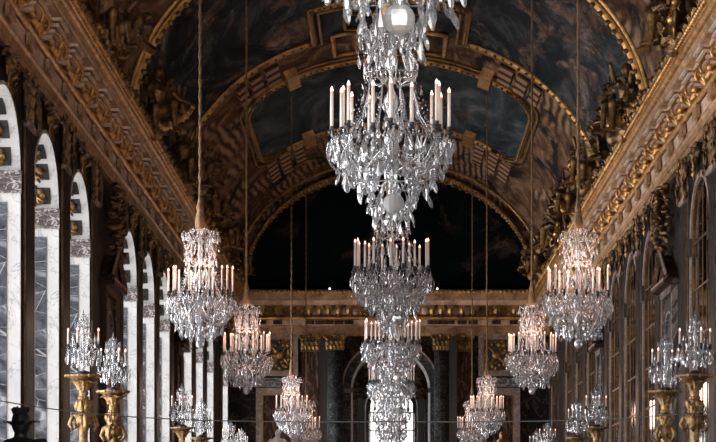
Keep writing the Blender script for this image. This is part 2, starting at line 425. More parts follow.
# gilded trophy reliefs: hanging on wall between paired pilasters and above every pier
def trophy_mesh(h,w,seed,mat):
    rnd=random.Random(seed); mb=MB()
    for k in range(int(16*h)):
        t=rnd.random(); x=rnd.uniform(-w/2,w/2)*(.5+.5*math.sin(PI*t)); z=-h*t; r=rnd.uniform(.05,.11)
        mb.add(sphere(r,7,5,(x,-.05-rnd.random()*.06,z),rnd.uniform(.7,1.6),.7,rnd.uniform(.7,1.8)),R(rnd.uniform(-.5,.5),'Y'),True)
    for k in range(int(7*h)):
        t=rnd.uniform(.05,.95); x=rnd.uniform(-w*.2,w*.2); a=rnd.uniform(-1.2,1.2); L=rnd.uniform(.15,.35)
        pth=[(x+math.sin(a)*L*q+.10*math.sin(3*q),-.08-.08*math.sin(PI*q),-h*t+math.cos(a)*L*q) for q in [j/6 for j in range(7)]]
        mb.add(tube(pth,[.04,.038,.034,.03,.026,.02,.01],5),None,True)
    for k in range(int(8*h)):
        t=rnd.random(); mb.add(leaf(.16,.28,.12),T(rnd.uniform(-w/2,w/2)*.7,-.04,-h*t-.1)@R(rnd.uniform(-2.5,2.5),'Y'))
    return mb.mesh('trophy',mat)
TRM=[trophy_mesh(.85,1.0,s,M['trophy']) for s in (1,2,3)]
TRL=[trophy_mesh(2.2,.9,s,M['trophy']) for s in (11,12)]
KEY=trophy_mesh(.40,.36,21,M['gold_dark'])
for side in (-1,1):
    for i,c in enumerate(CEN):
        o=bpy.data.objects.new('trim',TRM[i%3]); COL.objects.link(o); trim(o)
        o.location=(side*(WX-.03),c,zc(6.32)); o.rotation_euler=(0,0,PI/2 if side<0 else -PI/2); o.scale=(1.6,.6,.30)
        o=bpy.data.objects.new('trim',KEY); COL.objects.link(o); trim(o)
        o.location=(side*(WX-.02),c,zc(6.31)); o.rotation_euler=(0,0,PI/2 if side<0 else -PI/2); o.scale=(1,.7,.9)
    for i,(y,w) in enumerate(piers):   # little trophies on the flanks of the piers next to the capitals
        for s in (-1,1):
            o=bpy.data.objects.new('trim',TRM[(i+1)%3]); COL.objects.link(o); trim(o)
            o.location=(side*(WX-.03),y+s*(w/2+.20),zc(6.30)); o.rotation_euler=(0,0,PI/2 if side<0 else -PI/2); o.scale=(.30,.5,.75)
# pedimented niches
def niche(y,side):
    root=trim(empty('trim',(side*WX,y,0),PI/2 if side<0 else -PI/2))
    w=1.5 if abs(y-65)>3 else 1.0
    fr=MB(); fr.add(box(-w/2-.22,-w/2,-.10,0,1.2,zc(4.25))); fr.add(box(w/2,w/2+.22,-.10,0,1.2,zc(4.25))); fr.add(box(-w/2-.22,w/2+.22,-.12,0,zc(4.25),zc(4.42)))
    fr.build('niche_frame',M['grey_pil' if side>0 else 'brown_marble'],root)
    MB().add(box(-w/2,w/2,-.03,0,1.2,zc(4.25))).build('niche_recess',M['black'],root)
    pd=MB(); n=12
    W=w/2+.34
    pts=[(-W,zc(4.42)),(W,zc(4.42)),(W,zc(4.50)),(0,zc(4.98)),(-W,zc(4.50))]
    pd.add(prism(pts,-.16,0))
    for s in (-1,1):
        v=Vector((W,0,-.48)).normalized(); 
        pd.add(tube([(s*W,-.2,zc(4.50)),(0,-.2,zc(4.98))],.07,4)); 
    pd.add(box(-W-.06,W+.06,-.26,0,zc(4.38),zc(4.46)))
    pd.build('pediment',M['brown_marble'],root); pe=MB()
    for q in (-1,1): pe.add(tube([(q*W,-.21,zc(4.53)),(0,-.21,zc(5.01))],.035,4))
    pe.add(box(-W-.06,W+.06,-.27,-.22,zc(4.44),zc(4.48))); pe.build('pediment_edge',M['pink_marble'],root)
    o=bpy.data.objects.new('trophy_relief',TRL[int(y)%2]); COL.objects.link(o); o.parent=root; o.location=(0,-.06,zc(6.9) if False else zc(6.25)); o.scale=(1.2,1.5,.55)
    # arched top inside the frame
    v,f=arch_band(w/2-.05,w/2-.12,.62,.55,-.07,-.03,2.6,14)
    v=[(b,a,z-1.55 if z>zc(SPR)-.01 else z) for a,b,z in v]
    MB().add((v,f)).build('niche_arch',M['grey_marble'],root)
for s in (-1,1):
    for y in NICHE: niche(y,s)

# ------------------------------------------------------------------ entablature
def cornice(side):
    g=lambda x:side*x
    Y=[YN,YF]
    def part(name,prof,mat,root):
        MB().add(sweepY([(g(x),zc(h)) for x,h in prof],Y)).build(name,M[mat],root)
    root=trim(empty('trim',(0,0,0)))
    part('architrave',[(5.0,6.33),(4.93,6.33),(4.93,6.42),(4.90,6.42),(4.90,6.52),(4.87,6.55),(4.87,6.58)],'corn',root)
    part('fascia',[(4.87,6.58),(4.87,6.60),(4.89,6.61),(4.87,6.78),(4.84,6.78)],'corn_pink',root)
    part('lower_rail',[(4.86,6.78)]+[(4.84-.055*math.sin(PI*k/8)-.0,6.835-.055*math.cos(PI*k/8)) for k in range(9)]+[(4.90,6.90)],'gold',root)
    part('frieze',[(4.90,6.89),(4.93,6.95),(4.94,7.15),(4.90,7.27),(4.84,7.31)],'corn',root)
    part('corona_soffit',[(4.84,7.31),(4.62,7.31),(4.62,7.36),(4.60,7.38),(4.58,7.43)],'corn',root)
    part('upper_rail',[(4.58,7.43)]+[(4.56-.065*math.sin(PI*k/8),7.495-.065*math.cos(PI*k/8)) for k in range(9)],'gold',root)
    part('crown_moulding',[(4.56,7.56),(4.50,7.60),(4.47,7.64),(4.47,7.67),(5.0,7.67)],'gold',root)
    # leaf beads on the crown
    bd=MB(); y=YN+25
    while y<YF-.2:
        bd.add(sphere(.05,6,4,(g(4.49),y,zc(7.625)),1,1.6,1),None,True); y+=.22
    tag(bd.build('leaf_beading',M['gold'],root),kind='stuff')
    # little blocks under the lower rail
    bl=MB(); k=0; y=36.0
    # consoles
    brk=MB(); bx=lambda a,b: (min(g(a),g(b)),max(g(a),g(b)))
    HP=1.035; hwc=.47
    for (h0,h1,xa,xc) in ((7.268,7.312,4.74,4.605),(7.185,7.228,4.80,4.65),(7.10,7.143,4.85,4.70),(7.02,7.06,4.90,4.76)):
        brk.add(box(*bx(xc,xc+.05),-hwc,hwc,zc(h0),zc(h1)))
        for q in (-1,1): brk.add(box(*bx(xc,xa+.05),q*hwc-.02,q*hwc+.02,zc(h0),zc(h1)))
        for q in (-1,1): brk.add(box(*bx(xa,xa+.04),min(q*hwc,q*HP),max(q*hwc,q*HP),zc(h0),zc(h1)))
    core=MB().add(box(*bx(4.74,4.95),-hwc+.03,hwc-.03,zc(7.0),zc(7.31)))
    br2=MB()
    # scrolls seen from the side: curled shell with a gap and an eye
    for q in (-1,1):
        for (rr,a0,a1,th) in ((.135,-.9,3.6,.026),):
            pth=[(g(4.76-rr*math.cos(a0+(a1-a0)*t/12)),q*.34,zc(6.99+rr*math.sin(a0+(a1-a0)*t/12))) for t in range(13)]
            br2.add(tube(pth,th,6),None,True)
        br2.add(sphere(.066,8,6,(g(4.77),q*.34,zc(6.99)),1,1.4,1),None,True)
        br2.add(tube([(g(4.86),q*.34,zc(6.98)),(g(4.85),q*.34,zc(6.92)),(g(4.80),q*.34,zc(6.90))],[.05,.04,.03],6),None,True)
    for t in range(5): br2.add(sphere(.05,6,4,(g(4.80),(-2+t)*.14,zc(6.97)),1,1,1.6),None,True)
    sh=MB()
    for j in range(-3,4):
        a=j*.36; sh.add(tube([(g(4.88),0,zc(6.93)),(g(4.84),.16*math.sin(a)*1.6,zc(6.95+.24*math.cos(a))),(g(4.80),.22*math.sin(a)*1.6,zc(6.95+.30*math.cos(a)))],[.02,.05,.06],5),None,True)
    for j in range(12):
        a=2*PI*j/12; sh.add(sphere(.045,6,4,(g(4.90),.30*math.cos(a),zc(7.08+.12*math.sin(a))),.8,1.3,1),None,True)
    bm_=brk.mesh('console',M['corn_light']); cm_=core.mesh('console_core',M['corn']); b2=br2.mesh('console_scroll',M['gold']); s2=sh.mesh('shell',M['gold'])
    blk=MB().add(box(min(g(4.86),g(4.80)),max(g(4.86),g(4.80)),-.28,.28,zc(6.63),zc(6.77))).add(tube([(g(4.83),-.28,zc(6.62)),(g(4.81),0,zc(6.57)),(g(4.83),.28,zc(6.62))],.045,5)).mesh('dentil',M['corn'])
    y=33.3
    while y<YF-.7:
        o=bpy.data.objects.new('console',bm_); COL.objects.link(o); o.parent=root; o.location=(0,y,0)
        p=bpy.data.objects.new('console_core',cm_); COL.objects.link(p); p.parent=o
        p=bpy.data.objects.new('console_scroll',b2); COL.objects.link(p); p.parent=o
        o=bpy.data.objects.new('shell',s2); COL.objects.link(o); o.parent=root; o.location=(0,y+1.03,0)
        o=bpy.data.objects.new('fascia_block',blk); COL.objects.link(o); o.parent=root; o.location=(0,y,0)
        y+=2.07
for s in (-1,1): cornice(s)

# ------------------------------------------------------------------ vault
VA,VB=4.86,3.85; ZS=zc(7.66)
def vp(X,off=0):
    X=max(-VA,min(VA,X)); return ZS+(VB-off)*math.sqrt(max(0,1-(X/VA)**2))
def vault(name,y0,y1,a0,a1,mat,da=48,off=0.0):
    mb=MB();v=[];f=[];ys=[y0+(y1-y0)*k/6 for k in range(7)]
    for y in ys:
        for k in range(da+1):
            a=a0+(a1-a0)*k/da; v.append((-(VA-off)*math.cos(a),y,ZS+(VB-off)*math.sin(a)))
    n=da+1
    for i in range(6):
        for k in range(da): q=i*n+k; f.append((q,q+1,q+n+1,q+n))
    mb.add((v,f),None,True); return mb.build(name,M[mat])
CEIL=[0]
def ceil(o): return struct(o)
DD,DA,DB,DC=51.7,63.0,66.5,76.7
ceil(vault('ceiling',36.0,DD,0,PI,'arch_paint'))
ceil(vault('ceiling_painted_sky',DD,DA,0,PI,'sky_paint'))
ceil(vault('ceiling_painted_architecture',DA,YF,0,PI,'arch_paint'))
ceil(vault('ceiling_near',YN,36.0,0,PI,'sky_paint'))
ceil(vault('ceiling_compartment',DB,DC,math.acos(3.53/VA),PI-math.acos(3.53/VA),'sky_paint2',40,.03))
# roof above so that no daylight leaks
ceil(MB().add(box(-6,6,YN,YF+.3,zc(11.7),zc(11.9))).build('ceiling_roof',M['black']))
def vtube(pts,r,mat,name='trim',beads=0,off=.03,parent=None):
    # pts: list of (angle, y) on the vault
    P=[(-(VA-off)*math.cos(a),y,ZS+(VB-off)*math.sin(a)) for a,y in pts]
    o=MB().add(tube(P,r,6),None,True).build(name,M[mat],parent)
    if parent is None: trim(o)
    if beads:
        bd=MB(); acc=0
        for p,q in zip(P[:-1],P[1:]):
            p=Vector(p);q=Vector(q);L=(q-p).length; n=max(1,int(L/(beads*.62)))
            for k in range(n):
                c=p.lerp(q,(k+.5)/n); d=Vector((0,0,0)); 
                bd.add(sphere(r*.55,6,4,(c.x*.985,c.y-r*1.2,c.z-r*.9)),None,True)
        tag(bd.build('beading',M['gold_bright'],o),kind='stuff')
    return o
def arc(y,a0=0,a1=PI,n=60): return [(a0+(a1-a0)*k/n,y) for k in range(n+1)]
def ax(X): return math.acos(-X/VA)
# transverse gilded arches
for y,r in ((DD,.10),(DD-.55,.05)): vtube(arc(y),r,'gold',beads=.2 if r>.08 else 0)
A1=ax(-1.75)
def stepped(y,yj,X1,X2,r,mat,beads):
    pts=[(a,y) for a,_ in arc(y,0.0,ax(-X1),26)]+[(ax(-X1),yj+.6),(ax(-X1),yj)]+[(a,yj) for a,_ in arc(yj,ax(-X2),ax(X2),16)]+[(ax(X1),yj),(ax(X1),yj+.6)]+[(a,y) for a,_ in arc(y,ax(X1),PI,26)]
    return vtube(pts,r,mat,beads=beads)
stepped(DA,59.2,1.72,1.35,.075,'gold',.2)
stepped(DA+.45,59.8,1.55,1.25,.035,'gold_dark',0)
# compartment frame with rounded corners
def comp(y0,y1,X,r,mat,beads,off=.05):
    rr=.7; pts=[]
    aL,aR=ax(-X),ax(X)
    c=.16
    pts+=[(aL+c*(1-math.cos(t)),y1-1.6*(1-math.sin(t))) for t in [0,.4,.8,1.2,PI/2]]
    pts+=[(a,y1) for a,_ in arc(y1,aL+c,aR-c,40)]
    pts+=[(aR-c*(1-math.cos(t)),y1-1.6*(1-math.sin(t))) for t in [PI/2,1.2,.8,.4,0]]
    pts+=[(aR-c*(1-math.cos(t)),y0+1.6*(1-math.sin(t))) for t in [0,.4,.8,1.2,PI/2]]
    pts+=[(a,y0) for a,_ in arc(y0,aR-c,aL+c,40)]
    pts+=[(aL+c*(1-math.cos(t)),y0+1.6*(1-math.sin(t))) for t in [PI/2,1.2,.8,.4,0]]
    pts.append(pts[0]); return vtube(pts,r,mat,beads=beads,off=off)
comp(DB,DC,3.53,.075,'gold',.19)
comp(DB-.6,DC+.6,3.66,.035,'gold_dark',0)
# central box frames and painted plinth blocks
for X0,X1,y0,y1,mat in ((-1.3,-.75,62.6,65.2,'gold'),(.75,1.3,62.6,65.2,'gold'),(-1.0,1.0,60.2,62.0,'gold_dark')):
    vtube([(ax(X0),y0),(ax(X1),y0),(ax(X1),y1),(ax(X0),y1),(ax(X0),y0)],.06,mat,off=.06)
def vblock(Xa,Xb,y0,y1,mat,off=.22,name='trim'):
    mb=MB(); a0,a1=ax(Xa),ax(Xb); v=[];f=[];n=4
    for y in (y0,y1):
        for o in (0,off):
            for k in range(n+1):
                a=a0+(a1-a0)*k/n; v.append((-(VA-o)*math.cos(a),y,ZS+(VB-o)*math.sin(a)))
    m=n+1
    for k in range(n):
        f.append((m+k,m+k+1,3*m+k+1,3*m+k)); f.append((k,k+1,m+k+1,m+k)); f.append((2*m+k,3*m+k,3*m+k+1,2*m+k+1))
    f+=[(0,m,3*m,2*m),(n,2*m+n,3*m+n,m+n)]
    mb.add((v,f)); return trim(mb.build(name,M[mat]))
for s in (-1,1):
    a,b=sorted((s*2.22,s*2.50)); vblock(a,b,65.4,67.2,'gold',.20)
    a,b=sorted((s*2.10,s*2.40)); vblock(a,b,75.6,77.6,'gold',.18)
    for (p,q,y0,y1) in ((2.6,2.9,63.6,65.9),(3.0,3.25,63.6,66.0),(3.35,3.55,63.6,66.0),(2.45,2.7,77.2,80.5),(2.85,3.1,77.2,80.8),(3.2,3.45,77.4,80.8)):
        a,b=sorted((s*p,s*q)); vblock(a,b,y0,y1,'col_paint',.10)
# ribs between C and end
for y,r in ((YF-3.2,.05),(YF-.6,.10)): vtube(arc(y),r,'gold_dark',beads=.25,off=.18)
# end lunette and its gilded arch
def ell(a,b,n=40): return [(-a*math.cos(PI*k/n),ZS+b*math.sin(PI*k/n)) for k in range(n+1)]
pts=ell(5.2,4.3); n=len(pts)
mb=MB(); mb.add(([(x,YF,z) for x,z in pts]+[(x,YF+.2,z) for x,z in pts],[tuple(range(n)),tuple(reversed(range(n,2*n)))]))
struct(mb.build('wall_end_lunette',M['lunette_paint']))
mb=MB(); A=ell(4.53,3.76);B=ell(5.0,4.1); v=[];f=[]
for a,b in zip(A,B): v+=[(a[0],YF-.9,a[1]),(b[0],YF-.9,b[1]),(a[0],YF,a[1])]
for k in range(n-1): q=3*k; f+=[(q,q+3,q+4,q+1),(q,q+2,q+5,q+3)]
mb.add((v,f)); o=trim(mb.build('trim',M['arch_paint']))
trim(MB().add(tube([(x,YF-.92,z) for x,z in A],.07,6),None,True).build('trim',M['gold_dark']))
bd=MB()
for k in range(110):
    a=PI*(k+.5)/110; bd.add(sphere(.05,6,4,(-4.47*math.cos(a),YF-.95,ZS+3.70*math.sin(a))),None,True)
trim(bd.build('trim',M['gold']))

# ------------------------------------------------------------------ end wall
def ex(px): return (px-389.2)/32.0
def ez(py): return E+(537-py)/32.0
AC,AR=ex(390.5),1.24; AZ=ez(389)
mb=MB()
def wall_with_arch(mb,y0,y1,cx,r,z0,zs,xl,xr,zt,n=24):
    mb.add(box(xl,cx-r,y0,y1,z0,zt)); mb.add(box(cx+r,xr,y0,y1,z0,zt))
    P=[(cx-r*math.cos(PI*k/n),zs+r*math.sin(PI*k/n)) for k in range(n+1)]
    for (xa,za),(xb,zb) in zip(P[:-1],P[1:]):
        v=[(xa,y0,za),(xb,y0,zb),(xa,y0,zt),(xb,y0,zt),(xa,y1,za),(xb,y1,zb),(xa,y1,zt),(xb,y1,zt)]
        mb.add((v,[(0,1,3,2),(5,4,6,7),(0,4,5,1)]))
wall_with_arch(mb,YF,YF+.9,AC,AR,0,AZ,-5.9,5.5,ZS)
struct(mb.build('wall_end',M['wall']))
def halfring(cx,zs,r0,r1,y0,y1,zb,n=28):
    v=[];f=[]
    def P(r): return [(cx-r,zb)]+[(cx-r*math.cos(PI*k/n),zs+r*math.sin(PI*k/n)) for k in range(n+1)]+[(cx+r,zb)]
    for a,b in zip(P(r0),P(r1)): v+=[(a[0],y0,a[1]),(b[0],y0,b[1]),(a[0],y1,a[1]),(b[0],y1,b[1])]
    m=len(v)//4
    for k in range(m-1): q=4*k; f+=[(q,q+4,q+5,q+1),(q,q+2,q+6,q+4),(q+1,q+5,q+7,q+3),(q+2,q+3,q+7,q+6)]
    return v,f
d=trim(empty('trim',(0,0,0)))
MB().add(halfring(AC,AZ,AR+.24,AR,YF-.10,YF+.05,.2)).build('outer_archivolt',M['green_marble'],d)
MB().add(halfring(AC,AZ,AR+.30,AR+.24,YF-.13,YF,.2)).build('pink_fillet',M['pink_marble'],d)
MB().add(halfring(AC,AZ,AR,AR-.055,YF-.06,YF+.9,.2)).build('white_fillet',M['white_marble'],d)
for s in (-1,1): MB().add(box(AC+s*(AR+.13)-.2,AC+s*(AR+.13)+.2,YF-.2,YF+.1,AZ-.12,AZ+.02)).build('impost',M['black'],d)
# tympanum infill with gilt ornament, set back behind inner arch
R2=.86; A2Z=ez(402)-.05; cx2=AC+.03
mb=MB(); wall_with_arch(mb,YF+2.6,YF+2.9,cx2,R2,0,A2Z,-5.9,5.9,ZS)
struct(mb.build('wall_salon',M['pink_marble']))
d=trim(empty('trim',(0,0,0)))
MB().add(halfring(cx2,A2Z,R2+.20,R2,YF+2.5,YF+2.62,.2)).build('inner_archivolt',M['black'],d)
MB().add(halfring(cx2,A2Z,R2+.24,R2+.20,YF+2.46,YF+2.6,.2)).build('gilded_fillet',M['pink_marble'],d)
MB().add(halfring(cx2,A2Z,R2,R2-.04,YF+2.5,YF+2.9,.2)).build('white_fillet',M['white_marble'],d)
for s in (-1,1):
    o=bpy.data.objects.new('trim',TRL[0]); COL.objects.link(o); trim(o); o.location=(AC+s*1.0,YF+2.44,AZ+.75); o.scale=(.75,1,.45); o.data=TRL[0]
struct(MB().add(box(-5.9,-5.7,YF+.9,YF+15,0,ZS)).add(box(5.7,5.9,YF+.9,YF+15,0,ZS)).build('wall_salon_side',M['pink_marble']))
struct(MB().add(box(-5.9,5.9,YF,YF+15,ZS,ZS+.2)).build('ceiling_salon',M['pink_marble']))
# salon window wall with bright window at far side
YW=YF+9; k=F/YW
wx0,wx1=(368-388)/k,(413-388)/k
mb=MB(); wall_with_arch(mb,YW,YW+.3,(wx0+wx1)/2,(wx1-wx0)/2,0,E+(537-412)/k,-5.9,5.9,ZS)
struct(mb.build('wall_salon_far',M['pink_marble']))
wr=empty('window_14',((wx0+wx1)/2,YW+.15,0)); struct(wr)
mu=MB(); hw=(wx1-wx0)/2
for x in (-hw+.03,-.28,.28,hw-.03): mu.add(box(x-.025,x+.025,-.03,.03,0,E+(537-412)/k+.35))
z=.4
while z<6.6: mu.add(box(-hw,hw,-.03,.03,z,z+.04)); z+=.62
mu.build('muntins',M['grey_marble'],wr)
MB().add(box(-hw,hw,.04,.045,0,6.7)).build('glass',M['glass'],wr)
# end wall entablature
ent=trim(empty('trim',(0,0,0)))
def endpart(name,prof,mat,root,x0=-5,x1=5):
    v=[];f=[];n=len(prof)
    for x in (x0,x1): v+=[(x,YF-d_,zc(h)) for d_,h in prof]
    for k in range(n-1): f.append((k,n+k,n+k+1,k+1))
    MB().add((v,f)).build(name,M[mat],root)
endpart('architrave',[(0,6.28),(.07,6.28),(.07,6.42),(.10,6.42),(.10,6.54),(.13,6.58)],'corn',ent)
endpart('fascia',[(.13,6.58),(.11,6.61),(.13,6.78),(.16,6.78)],'corn_pink',ent)
endpart('lower_rail',[(.14,6.78)]+[(.16+.055*math.sin(PI*k/8),6.835-.055*math.cos(PI*k/8)) for k in range(9)]+[(.10,6.90)],'gold',ent)
endpart('frieze',[(.10,6.89),(.07,6.95),(.06,7.15),(.10,7.2),(.16,7.22)],'corn',ent)
endpart('corona',[(.16,7.22),(.38,7.22),(.38,7.27),(.40,7.29),(.42,7.36)],'corn_pink',ent)
endpart('upper_rail',[(.42,7.36),(.46,7.38),(.50,7.55),(.53,7.64),(.53,7.68),(0,7.68)],'corn',ent)
bd=MB()
for k in range(70): bd.add(sphere(.055,6,4,(-4.9+9.8*k/69,YF-.54,zc(7.62))),None,True)
tag(bd.build('leaf_beading',M['gold'],ent),kind='stuff')
# frieze consoles (gilt) and pale shells between, positions measured on the photograph
cons=[278,310,320,329,339,349,432,441,450,462,473,496,514,262]
for px in cons:
    m_=MB(); x=ex(px)
    m_.add(box(x-.10,x+.10,YF-.36,YF,zc(7.05),zc(7.22))).add(tube([(x,YF-.30,zc(7.12)),(x,YF-.26,zc(7.0)),(x,YF-.16,zc(6.93)),(x,YF-.15,zc(6.90))],[.10,.09,.07,.06],6))
    o=m_.build('console',M['gold_dark'],ent)
    MB().add(box(x-.14,x+.14,YF-.2,YF,zc(6.64),zc(6.76))).build('fascia_block',M['brown_marble'],ent)
for px in (315,324.5,334,344,355,425,436,446,455.5,467):
    x=ex(px); MB().add(sphere(.13,10,6,(x,YF-.10,zc(7.05)),1,.5,1.05),None,True).build('shell',M['corn_pink'],ent)
for px in (263,271,286,294,302,364,372,380,388,396,404,414,482,489,504,520,528):
    x=ex(px); m_=MB()
    for j in range(6): 
        a=2*PI*j/6; m_.add(sphere(.05,6,4,(x+.08*math.cos(a),YF-.10,zc(7.05)+.09*math.sin(a))),None,True)
    m_.build('foliage',M['gold_dark'],ent)
# end wall pilasters, columns and framed panels
CAPE=capital_mesh(.56,.14,.50,M['gold_dark'],'end_capital')
def endpil(px0,px1,mat,dd=.12,cap=True,roundcol=False,top=6.28):
    x0,x1=ex(px0),ex(px1); root=trim(empty('trim',((x0+x1)/2,YF,0))); w=x1-x0
    if roundcol:
        MB().add(lathe([(w/2,.9),(w/2*.94,zc(5.8))],24),T(0,-w/2-.02,0),True).build('shaft',M[mat],root)
        MB().add(lathe([(w*.66,0),(w*.66,.6),(w*.58,.65),(w*.6,.8),(w*.52,.9)],24),T(0,-w/2-.02,0),True).build('base',M['grey_marble'],root)
    else:
        MB().add(box(-w/2,w/2,-dd,0,.9,zc(5.85))).build('shaft',M[mat],root)
        MB().add(box(-w/2-.05,w/2+.05,-dd-.05,0,0,.9)).build('base',M['grey_marble'],root)
    if cap:
        o=bpy.data.objects.new('capital',CAPE); COL.objects.link(o); o.parent=root; o.location=(0,-(w/2 if roundcol else 0),zc(5.80)); o.scale=(w*1.12/.56,1.1,1)
for a,b,mt,rc in ((302,318.5,'brown_marble',False),(327,343.5,'green_marble',True),(433.5,448,'green_marble',True),(457.5,471.5,'brown_marble',False)):
    endpil(a,b,mt,roundcol=rc)
for a,b in ((319,327),(449,457)): struct(MB().add(box(ex(a),ex(b),YF-.04,YF,0,zc(6.28))).build('trim_end_dark_strip',M['black']))
for a,b in ((344.5,349),(431,433)): 
    struct(MB().add(box(ex(a),ex(b),YF-.08,YF,0,AZ-.1)).build('trim_end_white_strip',M['pink_marble']))
def frame(px0,px1,py0,py1,bw,mat,inner,name,orn=None,dd=.10):
    x0,x1,z0,z1=ex(px0),ex(px1),ez(py1),ez(py0); b=bw/32
    root=trim(empty('trim',((x0+x1)/2,YF,0))); cx=(x0+x1)/2
    m_=MB().add(box(x0-cx,x1-cx,-dd,0,z1-b,z1)).add(box(x0-cx,x1-cx,-dd,0,z0,z0+b)).add(box(x0-cx,x0+b-cx,-dd,0,z0+b,z1-b)).add(box(x1-b-cx,x1-cx,-dd,0,z0+b,z1-b))
    m_.build('frame',M[mat],root)
    MB().add(box(x0+b-cx,x1-b-cx,-.03,0,z0+b,z1-b)).build(inner[0],M[inner[1]],root)
    g=MB(); e=.04
    for (a_,b_,c_,d_) in ((x0+b,x1-b,z1-b-e,z1-b),(x0+b,x1-b,z0+b,z0+b+e),(x0+b,x0+b+e,z0+b,z1-b),(x1-b-e,x1-b,z0+b,z1-b)): g.add(box(a_-cx,b_-cx,-dd*.8,0,c_,d_))
    g.build('gilded_fillet',M['gold_dark'],root)
    return root,(z0+z1)/2,x1-x0-2*b
for (a,b) in ((262,298),(478.5,514)):
    r_,zm,wi=frame(a,b,334,376,4.5,'pink_marble',('panel','black'),'panel')
    g=MB(); rnd=random.Random(a)
    for k in range(4):
        ang=PI/4+k*PI/2+.1; g.add(tube([(0,-.08,0),(math.cos(ang)*.42,-.1,math.sin(ang)*.5)],.035,6))
    for k in range(16):
        ang=2*PI*k/16; rr=.30 if k%2 else .36
        g.add(sphere(.075,7,5,(math.cos(ang)*rr,-.08,math.sin(ang)*rr*1.15)),None,True)
    g.add(sphere(.14,10,6,(0,-.1,0),1,.7,1),None,True)
    for k in range(8):
        g.add(leaf(.13,.26,.12),T(rnd.uniform(-.3,.3),-.05,rnd.uniform(-.45,.35))@R(rnd.uniform(-2,2),'Y'))
    o=g.build('gilded_relief',M['gold_dark'],r_); o.location=(0,0,zm)
for (a,b) in ((256,298),(479,520)): frame(a,b,388,560,6,'pink_marble',('door_panel','brown_marble'),'door')
for (a,b) in ((230,300),(476,545)): struct(MB().add(box(ex(a),ex(b),YF-.06,YF,ez(387),ez(378))).build('trim_end_band',M['grey_marble']))

# ------------------------------------------------------------------ gilded sculpture groups on the cornice
def bake(o):
    dg=bpy.context.evaluated_depsgraph_get(); dg.update()
    me=bpy.data.meshes.new_from_object(o.evaluated_get(dg)); return me
def figure_mesh(seed,mat,vox=.035):
    rnd=random.Random(seed); mb=MB()
    def limb(p,rs): mb.add(tube(p,rs,8),None,True); [mb.add(sphere(r,8,6,q),None,True) for q,r in zip(p,rs)]
    # seated winged figure leaning
    lean=rnd.uniform(-.15,.25); 
    hip=(0,0,.45); ch=(lean*.6,-.05,.85); nk=(lean,-.08,1.06); hd=(lean+.03,-.12,1.22)
    limb([hip,(lean*.3,-.02,.62),ch,nk],[.20,.17,.20,.07]); mb.add(sphere(.125,10,8,hd,.85,.95,1.12),None,True)
    mb.add(sphere(.03,6,4,(hd[0],hd[1]-.12,hd[2]-.01)),None,True)
    for s in (-1,1):
        sh=(ch[0]+s*.22,ch[1],ch[2]+.1)
        el=(sh[0]+s*rnd.uniform(.1,.3),sh[1]-.12,sh[2]+rnd.uniform(-.3,.2)); ha=(el[0]+s*rnd.uniform(-.1,.25),el[1]-.12,el[2]+rnd.uniform(-.1,.35))
        limb([sh,el,ha],[.085,.065,.045]); mb.add(sphere(.055,6,4,ha),None,True)
        kn=(s*rnd.uniform(.15,.35),-.42,.50+rnd.uniform(-.05,.1)); ft=(kn[0]+s*.03,-.45,.06)
        limb([(s*.11,-.05,.42),kn,ft],[.14,.10,.055]); limb([ft,(ft[0],-.62,.03)],[.05,.035])
        # wing
        for k in range(6):
            t=k/5; mb.add(tube([(ch[0]+s*.08,.06,ch[2]+.05),(ch[0]+s*(.25+.1*t),.12,ch[2]+.28-.18*t),(ch[0]+s*(.42+.05*t),.14,ch[2]+.35-.55*t)],[.05,.055,.02],6),None,True)
    # drapery folds
    for k in range(7):
        a=rnd.uniform(0,2*PI); mb.add(tube([(.1*math.cos(a),.05*math.sin(a),.5),(.3*math.cos(a),.2*math.sin(a)-.1,.35),(.38*math.cos(a),.25*math.sin(a)-.1,.02)],[.07,.09,.06],6),None,True)
    # base rocks, shield, trophies
    for k in range(12): mb.add(sphere(rnd.uniform(.10,.18),7,5,(rnd.uniform(-.6,.6),rnd.uniform(-.1,.15),rnd.uniform(.0,.25)),1.2,.8,1),None,True)
    sx=rnd.choice((-1,1))*.55
    mb.add(sphere(.28,14,8,(sx,-.1,.42),1,.25,1.2),None,True); mb.add(sphere(.1,8,6,(sx,-.18,.42)),None,True)
    for k in range(4): 
        a=rnd.uniform(-.7,.7); mb.add(tube([(-sx,0,.1),(-sx+math.sin(a)*.9,.05,.1+math.cos(a)*.9)],.025,6)); mb.add(sphere(.06,6,4,(-sx+math.sin(a)*.9,.05,.1+math.cos(a)*.9),1,.6,1.8),None,True)
    o=mb.build('tmp',mat); md=o.modifiers.new('r','REMESH'); md.mode='VOXEL'; md.voxel_size=vox; md.use_smooth_shade=True
    s=o.modifiers.new('s','SMOOTH'); s.factor=.4; s.iterations=1
    me=bake(o); me.materials.clear(); me.materials.append(mat); bpy.data.objects.remove(o); me.name='sculpture'; return me
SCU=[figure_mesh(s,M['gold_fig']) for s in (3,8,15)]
def garland(rnd):
    mb=MB()
    for k in range(26):
        t=k/25; mb.add(sphere(rnd.uniform(.05,.10),6,4,((t-.5)*1.6,-.1-.1*math.sin(PI*t),.55-.4*math.sin(PI*t)+rnd.uniform(-.05,.05))),None,True)
    return mb
FOL=[]
